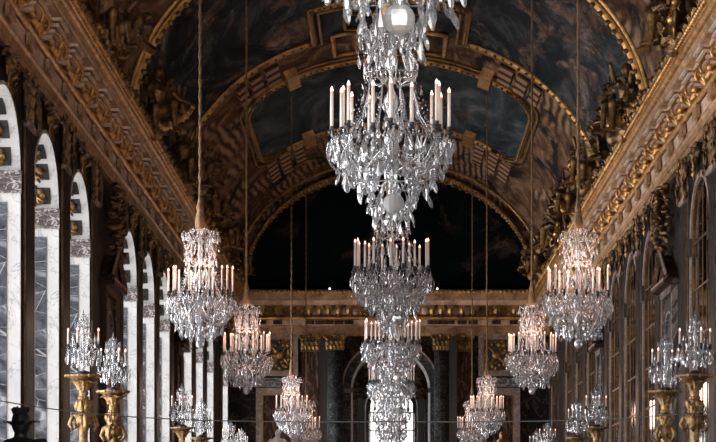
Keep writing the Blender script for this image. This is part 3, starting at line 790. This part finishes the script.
for q in (5,6):
    rr_=random.Random(q); m_=MB()
    for k in range(46):
        x=rr_.uniform(-.75,.75); z=rr_.uniform(0,1.15)*(1-abs(x)*.7)
        m_.add(leaf(rr_.uniform(.08,.16),rr_.uniform(.16,.36),rr_.uniform(.08,.2)),T(x,rr_.uniform(-.25,.12),z)@R(rr_.uniform(-2.2,2.2),'Y')@R(rr_.uniform(-.6,.6),'X'))
    for k in range(10):
        x=rr_.uniform(-.6,.6); m_.add(tube([(x,0,0),(x*1.3+rr_.uniform(-.2,.2),-.05,rr_.uniform(.7,1.3))],.02,5))
    FOL.append(m_.mesh('foliage',M['trophy']))
GAR=garland(random.Random(2)).mesh('garland',M['gold'])
WHERE={-1:'left',1:'right'}
spots=[(43.6,'at the top edge of the photo'),(52.8,'at the foot of the nearest painted sky'),(60.8,'at the foot of the gilded arch'),(66.5,'below the near corner of the blue compartment'),(74.0,'below the far corner of the blue compartment'),(81.5,'closest to the end wall')]
for s in (-1,1):
    for i,(y,wh) in enumerate(spots):
        root=empty('gilded_sculpture',(s*4.42,y,ZS+.01),PI/2*(1 if s<0 else -1)+random.uniform(-.5,.5)+(.45*s))
        tag(root,'gilded winged stucco figure on the %s cornice, %s'%(WHERE[s],wh),'sculpture','gilded stucco figures on the cornices')
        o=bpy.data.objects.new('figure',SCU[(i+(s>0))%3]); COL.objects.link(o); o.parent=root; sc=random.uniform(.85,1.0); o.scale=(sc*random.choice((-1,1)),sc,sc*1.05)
        o.location=(0,.10,0)
        g=bpy.data.objects.new('foliage',FOL[i%2]); COL.objects.link(g); g.parent=root; g.location=(0,.05,0)
        g=bpy.data.objects.new('garland',GAR); COL.objects.link(g); g.parent=root; g.location=(0,.1,0)
# low foliage crest over the crown moulding
fm=MB(); rnd=random.Random(4)
for k in range(14):
    fm.add(leaf(.12,rnd.uniform(.12,.24),.08),T(-1+2*k/13,0,0)@R(rnd.uniform(-.6,.6),'Y'))
FM=fm.mesh('crest',M['gold_dark'])
for s in (-1,1):
    y=38
    while y<YF-1:
        o=bpy.data.objects.new('trim',FM); COL.objects.link(o); trim(o); o.location=(s*4.52,y,ZS); o.rotation_euler=(0,0,PI/2 if s<0 else -PI/2); y+=2.0

# ------------------------------------------------------------------ chandeliers
def drop_mesh(w,d,L,name,mat):   # faceted pear / almond drop hanging from origin
    prof=[(.16,-.02),(.34,-.22),(.85,-.52),(1.0,-.70),(.62,-.90),(.06,-1.0)]
    n=6; v=[];f=[]
    for r,z in prof:
        for k in range(n):
            a=2*PI*k/n; v.append((r*w/2*math.cos(a),r*d/2*math.sin(a),z*L))
    for i in range(len(prof)-1):
        for k in range(n):
            a=i*n+k;b=i*n+(k+1)%n; f.append((a,a+n,b+n,b))
    f.append(tuple(range(n))); f.append(tuple(reversed(range((len(prof)-1)*n,len(prof)*n))))
    mb=MB().add((v,f)); mb.add(octa(w*.14,w*.2),T(0,0,w*.12)); mb.add(octa(w*.2,w*.22),T(0,0,w*.42)); return mb
DROP=drop_mesh(.040,.016,.105,'pendant',M['crystal']); DROPM=DROP.mesh('pendant',M['crystal'])
SPEAR=drop_mesh(.022,.016,.15,'spear',M['crystal'])
def put_drop(mb,x,y,z,L,rz,tilt,rnd,wf=1.0):
    s=L/.105; mb.add((DROP.v,DROP.f),T(x,y,z)@R(rz,'Z')@R(tilt,'X')@SC(s*wf,s*wf*1.2,s))
def beads(mb,p,q,sag,n,r):
    p=Vector(p);q=Vector(q)
    for k in range(n):
        t=(k+.5)/n; c=p.lerp(q,t); c.z-=sag*4*t*(1-t); mb.add(octa(r,r*1.15),T(*c)@R(k*1.3,'Z'))
FLM=MB().add(lathe([(.003,0),(.011,.009),(.013,.020),(.008,.036),(.001,.050)],8),None,True).mesh('flame',M['flame'])
FBM=MB().add(lathe([(.004,-.004),(.013,.002),(.012,.010),(.004,.012)],8),None,True).mesh('red_halo',M['flame_halo'])  # glowing ring added to stand in for the flame's red halo
CNM=MB().add(lathe([(.0135,0),(.0125,.295)],10),None,True).mesh('candle',M['candle'])
CUPM=MB().add(lathe([(.006,-.05),(.012,-.03),(.016,-.02),(.032,-.008),(.030,-.002),(.018,.004),(.018,.035),(.021,.04)],10),None,True).mesh('candle_cup',M['cup'])
ROPE_TOP=3.9
def make_candle(root,x,y,z,h=1.0):
    c=bpy.data.objects.new('candle',CNM); COL.objects.link(c); c.parent=root; c.location=(x,y,z+.02); c.scale=(1,1,h)
    f=bpy.data.objects.new('flame',FLM); COL.objects.link(f); f.parent=c; f.location=(0,0,.298); f.scale=(1,1,1/h)
    g=bpy.data.objects.new('red_halo',FBM); COL.objects.link(g); g.parent=c; g.location=(0,0,.297)
    k=bpy.data.objects.new('candle_cup',CUPM); COL.objects.link(k); k.parent=root; k.location=(x,y,z)
# origin of a chandelier = centre of its candle ring
def make_chandelier(seed,nind,lower,core=1.0):
    rnd=random.Random(seed); root=empty('crystal_chandelier')
    Rr=.455
    st=MB(); st.add(lathe([(.01,-.60),(.03,-.5),(.018,-.42),(.045,-.3),(.02,-.2),(.06,-.08),(.03,0),(.018,.10),(.05,.18),(.06,.25),(.02,.33),(.016,.45),(.045,.52),(.02,.60),(.014,.84)],10),None,True)
    st.build('stem',M['crystal'],root)
    # arms: S-curves from the stem out to candle cups
    cands=[]
    for k in range(16):
        a=2*PI*k/16+rnd.uniform(-.06,.06)+.02; rr=Rr*(1.0 if k%2==0 else .90)+rnd.uniform(-.012,.012); dz=0 if k%2==0 else rnd.uniform(-.03,.015)
        cands.append((a,rr,dz))
    for a,rr,dz in cands:
        pth=[]
        for j in range(10):
            t=j/9; r_=.03+(rr-.03)*t; z=-.18-.16*math.sin(PI*t*.95)*(1)+ (dz-.05+.18)*t**2.2
            pth.append((r_*math.cos(a),r_*math.sin(a),z))
        MB().add(tube(pth,.0095,5),None,True).build('arm',M['crystal'],root)
        make_candle(root,rr*math.cos(a),rr*math.sin(a),dz,rnd.uniform(.93,1.05))
    fr=MB()
    rings=[(.25,.72),(.20,.45),(.38,-.20),(.30,-.42)]
    for r_,z in rings: fr.add(tube([(r_*math.cos(2*PI*k/24),r_*math.sin(2*PI*k/24),z) for k in range(24)],.006,4,True),None,True)
    for k in range(8):   # crown scrolls
        a=2*PI*k/8+.2
        pth=[(r_*math.cos(a),r_*math.sin(a),z) for r_,z in ((.03,.42),(.10,.36),(.19,.40),(.215,.52),(.16,.62),(.13,.70),(.19,.80),(.25,.82),(.265,.76))]
        fr.add(tube(pth,.0075,5),None,True)
        pth=[(r_*math.cos(a),r_*math.sin(a),z) for r_,z in ((.02,.80),(.06,.86),(.11,.85),(.13,.80))]
        fr.add(tube(pth,.006,5),None,True)
        pth=[(r_*math.cos(a+.2),r_*math.sin(a+.2),z) for r_,z in ((.17,.46),(.19,.30),(.24,.12),(.33,-.02),(.40,-.08))]
        fr.add(tube(pth,.006,5),None,True)
    for k in range(9):
        a=2*PI*k/9; pth=[]
        for j in range(9):
            t=j/8; q=.20+.30*math.sin(t*PI*.5)+.02*math.sin(PI*t); b=a+.9*t-.3
            pth.append((q*math.cos(b),q*math.sin(b),-.40+.30*t**1.5))
        fr.add(tube(pth,.0085,5),None,True)
    fr.build('frame',M['crystal'],root)
    items=[]  # x,y,z,L,rz,tilt,wf
    def ring(r_,z,n,L,jit=.02,wf=1.0,ph=None):
        ph=rnd.random() if ph is None else ph
        for k in range(n):
            a=2*PI*(k+ph)/n+rnd.uniform(-.4,.4)/n; q=r_+rnd.uniform(-jit,jit)
            items.append((q*math.cos(a),q*math.sin(a),z+rnd.uniform(-jit,jit)*1.3,L*rnd.choice((.55,.7,.9,1.1,1.25)),a+PI/2+rnd.uniform(-1.2,1.2),rnd.uniform(-.38,.38),wf))
    # bowl
    ring(.475,-.045,34,.085); ring(.47,-.10,34,.11); ring(.43,-.04,26,.08); ring(.36,-.02,22,.08)
    ring(.455,-.18,32,.115); ring(.42,-.14,26,.10); ring(.40,-.26,28,.115); ring(.36,-.20,22,.1)
    ring(.34,-.33,26,.12); ring(.30,-.27,18,.1)
    if lower:
        ring(.28,-.42,22,.13); ring(.22,-.36,14,.12); ring(.17,-.50,14,.11); ring(.13,-.58,12,.10,.015); ring(.16,-.60,12,.10,.015); ring(.12,-.68,10,.09,.015); ring(.20,-.47,14,.10)
    else:
        ring(.31,-.42,24,.13); ring(.24,-.44,18,.13); ring(.18,-.48,14,.11); ring(.10,-.50,9,.09)
    ring(.25,-.10,18,.09); ring(.16,-.05,12,.09)
    # middle column
    for z,r_ in ((.06,.22),(.13,.17),(.20,.20),(.28,.17),(.35,.22),(.10,.10),(.24,.10),(.02,.30)): ring(r_,z,int((38 if lower else 56)*r_)+3,.075,.03)
    # crown
    ring(.265,.76,14,.085); ring(.22,.68,12,.09); ring(.25,.60,13,.09); ring(.18,.80,9,.07); ring(.20,.52,13,.085); ring(.12,.62,8,.08); ring(.12,.85,7,.07); ring(.23,.46,12,.08)
    if lower: items=[t for t in items if t[2]<.3 or rnd.random()<.72]
    items.sort(key=lambda t:-(t[3]*(1.0+1.5*math.hypot(t[0],t[1]))))
    for t in items[:nind]:
        o=bpy.data.objects.new('pendant',DROPM); COL.objects.link(o); o.parent=root; s=t[3]/.105
        o.location=t[:3]; o.rotation_euler=(t[5],0,t[4]); o.scale=(s,s*1.2,s)
    rest=MB()
    for t in items[nind:]: put_drop(rest,t[0],t[1],t[2],t[3],t[4],t[5],rnd)
    if rest.v: tag(rest.build('small_pendants',M['crystal'],root),kind='stuff')
    bd=MB()
    for k in range(16):
        a,rr,dz=cands[k]; a2=cands[(k+1)%16][0]+(2*PI if k==15 else 0); r2=cands[(k+1)%16][1]
        beads(bd,(rr*math.cos(a),rr*math.sin(a),dz-.02),(r2*math.cos(a2),r2*math.sin(a2),-.02),.05,9,.009)
        beads(bd,(.17*math.cos(a),.17*math.sin(a),.46),(rr*math.cos(a),rr*math.sin(a),dz-.01),.10,16,.0085)
    for k in range(8):
        a=2*PI*k/8+.2;b=a+PI/4
        beads(bd,(.265*math.cos(a),.265*math.sin(a),.76),(.265*math.cos(b),.265*math.sin(b),.76),.06,9,.010)
        beads(bd,(.25*math.cos(a),.25*math.sin(a),.80),(.19*math.cos(a),.19*math.sin(a),.45),.0,14,.010)
    tag(bd.build('bead_chains',M['crystal'],root),kind='stuff')
    # rosettes clear stars in the crown
    zb=-.565 if lower else -.64
    if lower: o=MB().add(sphere(.080,12,9),None,False).build('crystal_ball',M['ball'],root,(.02,-.20,zb-.015))
    else: o=MB().add(sphere(.062,12,8),None,False).build('crystal_ball',M['ball'],root,(0,0,zb))
    # finial knot, tassel above
    kn=MB().add(lathe([(.02,.84),(.060,.86),(.066,.93),(.056,1.02),(.040,1.08),(.048,1.11),(.050,1.14),(.036,1.17),(.026,1.24),(.02,1.30)],12,lambda a,z:.10*math.cos(8*a)),None,True)
    kn.build('tassel',M['rope'],root)
    return root
M['ball']=crystal('cut crystal ball',(.50,.50,.51),.12,.70)
def rope(root,r=.020,ztop=None,mat='rope'):
    z1=ztop; n=120; path=[]
    P=[(0,0,1.18),(0,0,z1)]
    mb=MB()
    # twisted two-strand cord
    for ph in (0,PI):
        pts=[]; k=0; m=int((z1-1.18)/.05)
        for j in range(m+1):
            z=1.18+(z1-1.18)*j/m; a=j*.9+ph; pts.append((r*.45*math.cos(a),r*.45*math.sin(a),z))
        mb.add(tube(pts,r*.75,5),None,True)
    return mb.build('hanging_rope',M[mat],root)
HR=3.155
def top_for(X): return (vp(X)-zc(HR))+.0
side=make_chandelier(5,100,False); rp=rope(side,.020,top_for(2.45)-.02)
tag(side,'candle-lit crystal chandelier of the left row, the nearest and largest one there','chandelier','crystal chandeliers hung in rows from the vault')
side.location=(-2.46,36.1,zc(HR)); side.scale=(.92,.92,1)
SD=[36.1,47.8,69.0,81.2]
nm=['nearest and largest of that row','second nearest of that row','third from the camera, near the end wall','last of that row, close before the end wall']
rows={-1:'left',1:'right'}
for s in (-1,1):
    for i,d_ in enumerate(SD):
        if s<0 and i==0: continue
        c=copy_tree(side); c.location=(s*2.46 if i<2 else s*2.43,d_,zc(HR)); c.rotation_euler=(0,0,i*.7+s)
        c['label']='candle-lit crystal chandelier of the %s row, %s'%(rows[s],nm[i])
cen=make_chandelier(9,100,True); 
cen.location=(.015,21.6,zc(HR)); rope(cen,.014,top_for(0)-.02)
tag(cen,'nearest full crystal chandelier of the middle row, candles ringed against the painted vault','chandelier','crystal chandeliers hung in rows from the vault')
cl=['bottom of a crystal chandelier cut off by the top edge of the photo','crystal chandelier of the middle row hanging before the black lunette, just above the end cornice','third full chandelier of the middle row, before the end wall cornice','small middle row chandelier in front of the end arch','far middle row chandelier before the end doorway','farthest middle row chandelier, lowest in the picture, at the end window']
for i,d_ in enumerate((14.0,32.8,44.9,56.5,68.5,80.5)):
    c=copy_tree(cen); c.location=(.03 if i==0 else .015+.0006*d_,d_,zc(HR)); c.rotation_euler=(0,0,(0,.3,.5,.9,1.3,.2)[i]); c['label']=cl[i]
    if i==0: c.rotation_euler=(0,0,.0)
# ------------------------------------------------------------------ torcheres with girandoles
def make_girandole():
    rnd=random.Random(33); root=empty('crystal_girandole')
    MB().add(lathe([(.07,0),(.08,.02),(.05,.04),(.02,.07),(.03,.12),(.015,.2),(.03,.3),(.015,.42),(.028,.5),(.012,.62),(.02,.70),(.004,.88)],10),None,True).build('stem',M['crystal'],root)
    MB().add(lathe([(.10,-.01),(.12,.015),(.07,.05),(.03,.06)],14),None,True).build('foot',M['cup'],root)
    items=[]
    for k in range(8):
        a=2*PI*k/8+rnd.uniform(-.1,.1); rr=.21 if k%2 else .15; z=.38 if k%2 else .48
        pth=[(rr*t*math.cos(a),rr*t*math.sin(a),.22+(z-.22)*t**1.6-.05*math.sin(PI*t)) for t in [j/7 for j in range(8)]]
        MB().add(tube(pth,.007,5),None,True).build('arm',M['crystal'],root)
        if k%2: make_candle(root,rr*math.cos(a),rr*math.sin(a),z,.62)
    def ring(r_,z,n,L):
        for k in range(n):
            a=2*PI*(k+rnd.random()*.5)/n; q=r_+rnd.uniform(-.02,.02); items.append((q*math.cos(a),q*math.sin(a),z+rnd.uniform(-.02,.02),L*rnd.uniform(.8,1.2),a+PI/2+rnd.uniform(-.6,.6),rnd.uniform(-.15,.15)))
    ring(.23,.36,16,.09); ring(.24,.28,16,.11); ring(.20,.24,14,.11); ring(.15,.20,10,.10); ring(.18,.44,12,.08); ring(.14,.52,10,.07); ring(.12,.38,8,.08); ring(.10,.62,8,.07); ring(.06,.70,6,.06); ring(.04,.78,4,.05)
    items.sort(key=lambda t:-t[3])
    for t in items:
        if True:
            o=bpy.data.objects.new('pendant',DROPM); COL.objects.link(o); o.parent=root; s=t[3]/.105; o.location=t[:3]; o.rotation_euler=(t[5],0,t[4]); o.scale=(s,s*1.2,s)
    bd=MB()
    for k in range(8):
        a=2*PI*k/8; beads(bd,(0,0,.84),(.22*math.cos(a),.22*math.sin(a),.40),-.02 if k%2 else .08,18,.008)
        for z in (.55,.65,.75): bd.add(octa(.022,.04),T(.10*(1-z)*2*math.cos(a),.10*(1-z)*2*math.sin(a),z))
    # upright spikes round the top
    for k in range(6):
        a=2*PI*k/6; bd.add((SPEAR.v,SPEAR.f),T(.11*math.cos(a),.11*math.sin(a),.56)@R(PI,'X')@SC(1.2))
    tag(bd.build('bead_chains',M['crystal'],root),kind='stuff')
    return root
def make_torchere():
    root=empty('gilded_torchere')
    zt=zc(2.17)
    dish=MB().add(lathe([(.03,zt-.22),(.05,zt-.20),(.075,zt-.14),(.11,zt-.085),(.17,zt-.04),(.245,zt-.02),(.25,zt),(.18,zt-.012),(.05,zt-.015)],24,lambda a,z:.04*math.cos(12*a)),None,True)
    dish.build('dish',M['gold_bright'],root)
    sh=MB().add(lathe([(.04,zt-.50),(.085,zt-.47),(.11,zt-.42),(.105,zt-.37),(.06,zt-.32),(.035,zt-.30),(.055,zt-.26),(.06,zt-.23),(.04,zt-.20)],20,lambda a,z:.14*math.cos(6*a+z*6)),None,True)
    sh.build('leaf_knop',M['gold_bright'],root)
    for k in range(6):
        a=2*PI*k/6; 
    kn=MB()
    for k in range(10):
        a=2*PI*k/10; kn.add(leaf(.09,.17,.10),R(a,'Z')@T(0,-.07,zt-.20)@R(.15,'X')); kn.add(sphere(.024,7,5,(.235*math.cos(a),.235*math.sin(a),zt-.012)),None,True)
        kn.add(sphere(.030,7,5,(.10*math.cos(a),.10*math.sin(a),zt-.40+.02*math.sin(3*a)),1,1,1.8),None,True)
        kn.add(leaf(.08,.16,.07),R(a+.3,'Z')@T(0,-.10,zt-.66)); kn.add(sphere(.026,7,5,(.055*math.cos(a),.055*math.sin(a),zt-.305)),None,True)
    for k in range(4):
        a=PI/4+PI/2*k; kn.add(tube([(q*math.cos(a),q*math.sin(a),zt+z_) for q,z_ in ((.06,-.52),(.15,-.56),(.19,-.66),(.14,-.74),(.09,-.70),(.12,-.64))],[.028,.032,.03,.028,.024,.02],6),None,True)
    for k in range(6):
        a=2*PI*k/6; kn.add(leaf(.08,.16,.05),R(a,'Z')@T(0,-.085,zt-.52)); kn.add(leaf(.07,.13,.05),R(a+.5,'Z')@T(0,-.05,zt-.24+.0))
    kn.build('leaves',M['gold_bright'],root)
    # carved standing child figure on a scrolled base
    fg=MB()
    zb=zt-1.55
    def L(p,r): fg.add(tube(p,r,8),None,True); [fg.add(sphere(q,8,6,c),None,True) for c,q in zip(p,r)]
    L([(0,0,zb+.55),(0,0,zb+.72),(0,0,zb+.86),(0,0,zb+.93)],[.105,.095,.11,.045]); fg.add(sphere(.075,10,8,(0,-.02,zb+1.0),.9,1,1.12),None,True)
    for s in (-1,1):
        L([(s*.11,0,zb+.86),(s*.16,-.03,zb+.98),(s*.06,-.02,zb+1.10)],[.04,.034,.025]); L([(s*.05,0,zb+.55),(s*.08,-.08,zb+.32),(s*.06,.02,zb+.08)],[.07,.052,.034]); L([(s*.06,.02,zb+.06),(s*.07,-.09,zb+.03)],[.035,.025])
    for k in range(9):
        a=k*.7; fg.add(sphere(.05,7,5,(.12*math.cos(a),.10*math.sin(a),zb+.48+.03*math.sin(3*a)),1,1,1.3),None,True)
    fg.v=[(x*.66,y*.66,z) for x,y,z in fg.v]
    o=fg.build('carved_figure',M['gold_bright'],root); md=o.modifiers.new('r','REMESH'); md.mode='VOXEL'; md.voxel_size=.02; md.use_smooth_shade=True
    me=bake(o); me.materials.clear(); me.materials.append(M['gold_bright']); o.modifiers.clear(); o.data=me
    MB().add(lathe([(.30,0),(.30,.08),(.28,.12),(.25,.9),(.30,.95),(.30,1.05),(.24,1.1),(.22,zb-.12),(.27,zb-.06),(.25,zb+.02),(.1,zb+.04)],8,lambda a,z:0),R(PI/8,'Z')).build('pedestal',M['gold'],root)
    return root
tor=make_torchere(); gir=make_girandole()
TD=[37.2,41.2,54.9,60.6,71.8,77.0]
tn=['nearest to the camera','second nearest','third nearest','fourth nearest','fifth, near the end wall','last, beside the end wall']
first=True
for s in (-1,1):
    for i,d_ in enumerate(TD):
        if first: a,b=tor,gir; first=False
        else: a,b=copy_tree(tor),copy_tree(gir)
        a.location=(s*4.1,d_,0); b.location=(s*4.1,d_,zc(2.17)); a.rotation_euler=(0,0,i+s*.5); b.rotation_euler=(0,0,i*.8+s)
        tag(a,'carved gilded torchere stand by the %s wall, %s'%(rows[s],tn[i]),'torchere','gilded torcheres along the walls')
        tag(b,'crystal girandole standing on the %s wall torchere, %s'%(rows[s],tn[i]),'candelabra','crystal girandoles on the torcheres')
# ------------------------------------------------------------------ bust, statues
def bust():
    root=empty('dark_bust',(-4.18,31.5,0)); mb=MB(); z=2.58
    mb.add(sphere(.13,14,10,(0,0,z+.42),.85,1.0,1.2),None,True)
    mb.add(tube([(0,0,z+.33),(0,.01,z+.2)],[.07,.09],10),None,True)
    mb.add(sphere(.24,16,10,(0,0,z+.08),1.25,.7,.75),None,True); mb.add(sphere(.10,8,6,(.22,0,z+.10)),None,True); mb.add(sphere(.10,8,6,(-.22,0,z+.10)),None,True)
    mb.add(sphere(.022,6,5,(.0,-.135,z+.42),.8,1,1.6),None,True)
    mb.add(tube([(0,0,z+.05),(0,0,z-.12)],[.15,.08],10),None,True)
    mb.add(tube([(-.28,-.05,z+.02),(0,-.17,z+.16),(.26,-.08,z+.20)],[.05,.06,.05],7),None,True)
    o=mb.build('bust',M['bust'],root); md=o.modifiers.new('r','REMESH'); md.mode='VOXEL'; md.voxel_size=.014; md.use_smooth_shade=True
    me=bake(o); me.materials.clear(); me.materials.append(M['bust']); o.modifiers.clear(); o.data=me
    w=MB()
    for k in range(14):
        a=2*PI*k/14; w.add(leaf(.10,.16,.03),T(0,0,z+(.38 if k%2 else .47))@R(a,'Z')@T(0,-.10 if k%2 else -.05,0)@R(.95 if k%2 else .12,'X')@R(.3*(k%3-1),'Y'))
    w.build('laurel_wreath',M['bust'],root)
    MB().add(box(-.2,.2,-.2,.2,0,z-.2)).add(box(-.24,.24,-.24,.24,z-.2,z-.12)).add(box(-.26,.26,-.26,.26,0,.15)).build('pedestal',M['dark_marble'],root)
    tag(root,'black bust wearing a laurel wreath, at the lower left edge before the windows','bust'); root.rotation_euler=(0,0,.5)
bust()
def statue(x,y,top,mat,label,seed):
    root=empty('marble_statue' if mat=='statue' else 'bronze_statue',(x,y,0)); mb=MB(); H=1.75; z=top-H
    def L(p,r): mb.add(tube(p,r,8),None,True); [mb.add(sphere(q,8,6,c),None,True) for c,q in zip(p,r)]
    L([(0,0,z+.92),(0,0,z+1.15),(0,0,z+1.36),(0,0,z+1.50)],[.15,.125,.17,.055]); mb.add(sphere(.10,10,8,(.02,-.02,z+1.62),.85,.95,1.2),None,True); mb.add(sphere(.02,6,4,(.02,-.12,z+1.61)),None,True)
    L([(.19,0,z+1.41),(.33,-.03,z+1.22),(.26,-.16,z+1.02)],[.062,.048,.034]); L([(-.19,0,z+1.41),(-.30,0,z+1.16),(-.36,-.06,z+.94)],[.062,.048,.034])
    for s in (-1,1): L([(s*.09,0,z+.90),(s*.11,-.04*(s>0),z+.50),(s*.11,.03,z+.10)],[.105,.075,.045]); L([(s*.11,.02,z+.05),(s*.12,-.12,z+.03)],[.045,.035])
    L([(-.2,.02,z+.9),(-.3,.02,z+.5),(-.25,.02,z+.05)],[.05,.08,.07])
    o=mb.build('body',M[mat],root); md=o.modifiers.new('r','REMESH'); md.mode='VOXEL'; md.voxel_size=.022; md.use_smooth_shade=True
    me=bake(o); me.materials.clear(); me.materials.append(M[mat]); o.modifiers.clear(); o.data=me
    MB().add(box(-.38,.38,-.3,.3,0,z-.1)).add(box(-.43,.43,-.35,.35,z-.1,z+.02)).build('pedestal',M['pink_marble'],root)
    tag(root,label,'statue')
statue(-(388-276)*80/F,80,E+(537-429)*80/F,'statue','pale marble statue on a pedestal before the left framed door of end wall',1)
statue((500-388)*80/F,80,E+(537-431)*80/F,'bronze_statue','warm brown bronze statue on a pedestal before the right framed door of end wall',2)
# ------------------------------------------------------------------ cable, tiny spotlights
mb=MB(); pts=[]
for k in range(61):
    x=-4.98+9.96*k/60; pts.append((x,34.0,zc(1.41+.30*abs(x/4.98)**3.4)))
mb.add(tube(pts,.0075,5),None,True); tag(mb.build('steel_cable',M['cable']),'thin grey cable sagging across the hall from wall to wall','cable')
for px,w in ((330,'left'),(437,'right')):
    o=MB().add(sphere(.038,8,6)).build('spotlight',M['lampwhite']); x=ex(px); o.location=(x,YF-.5,zc(7.715)); tag(o,'tiny white spotlight on the end cornice, %s of the middle chandeliers'%w,'lamp','tiny spotlights on the end cornice')

# ------------------------------------------------------------------ light
def area(name,loc,rot,sx,sy,power,col):
    l=bpy.data.lights.new(name,'AREA'); l.shape='RECTANGLE'; l.size=sx; l.size_y=sy; l.energy=power; l.color=col; l.spread=math.radians(100)
    o=bpy.data.objects.new(name,l); COL.objects.link(o); o.location=loc; o.rotation_euler=rot; return o
for c in CEN:
    area('window_daylight',(-WX-.60,c,zc(2.0)),(0,-PI/2,0),6.6,2.5,205,(.97,.97,1.0))
for X_,d_ in [(q*2.45,d) for q in (-1,1) for d in SD]+[(.02,d) for d in (21.6,32.8,44.9,56.5,68.5,80.5)]:
    l=bpy.data.lights.new('candle_glow','POINT'); l.energy=66 if abs(X_)>1 else 7; l.color=(1,.62,.47); l.shadow_soft_size=.42
    o=bpy.data.objects.new('candle_glow',l); COL.objects.link(o); o.location=(X_,d_,zc(HR+.42))
W=bpy.data.worlds.new('World'); S.world=W; W.use_nodes=True
bg=W.node_tree.nodes['Background']; bg.inputs[0].default_value=(1.0,.955,.90,1); bg.inputs[1].default_value=3.9
# ------------------------------------------------------------------ camera
cd=bpy.data.cameras.new('camera'); cam=bpy.data.objects.new('camera',cd); COL.objects.link(cam)
cam.location=(0,0,E); cam.rotation_euler=(PI/2,0,0); cd.sensor_width=36; cd.lens=36*F/716
cd.shift_x=-31.2/716; cd.shift_y=316/716; cd.clip_end=300; cd.clip_start=.1
S.camera=cam
S.view_settings.view_transform='Standard'; S.view_settings.look='None'; S.view_settings.gamma=1; S.view_settings.exposure=0.0
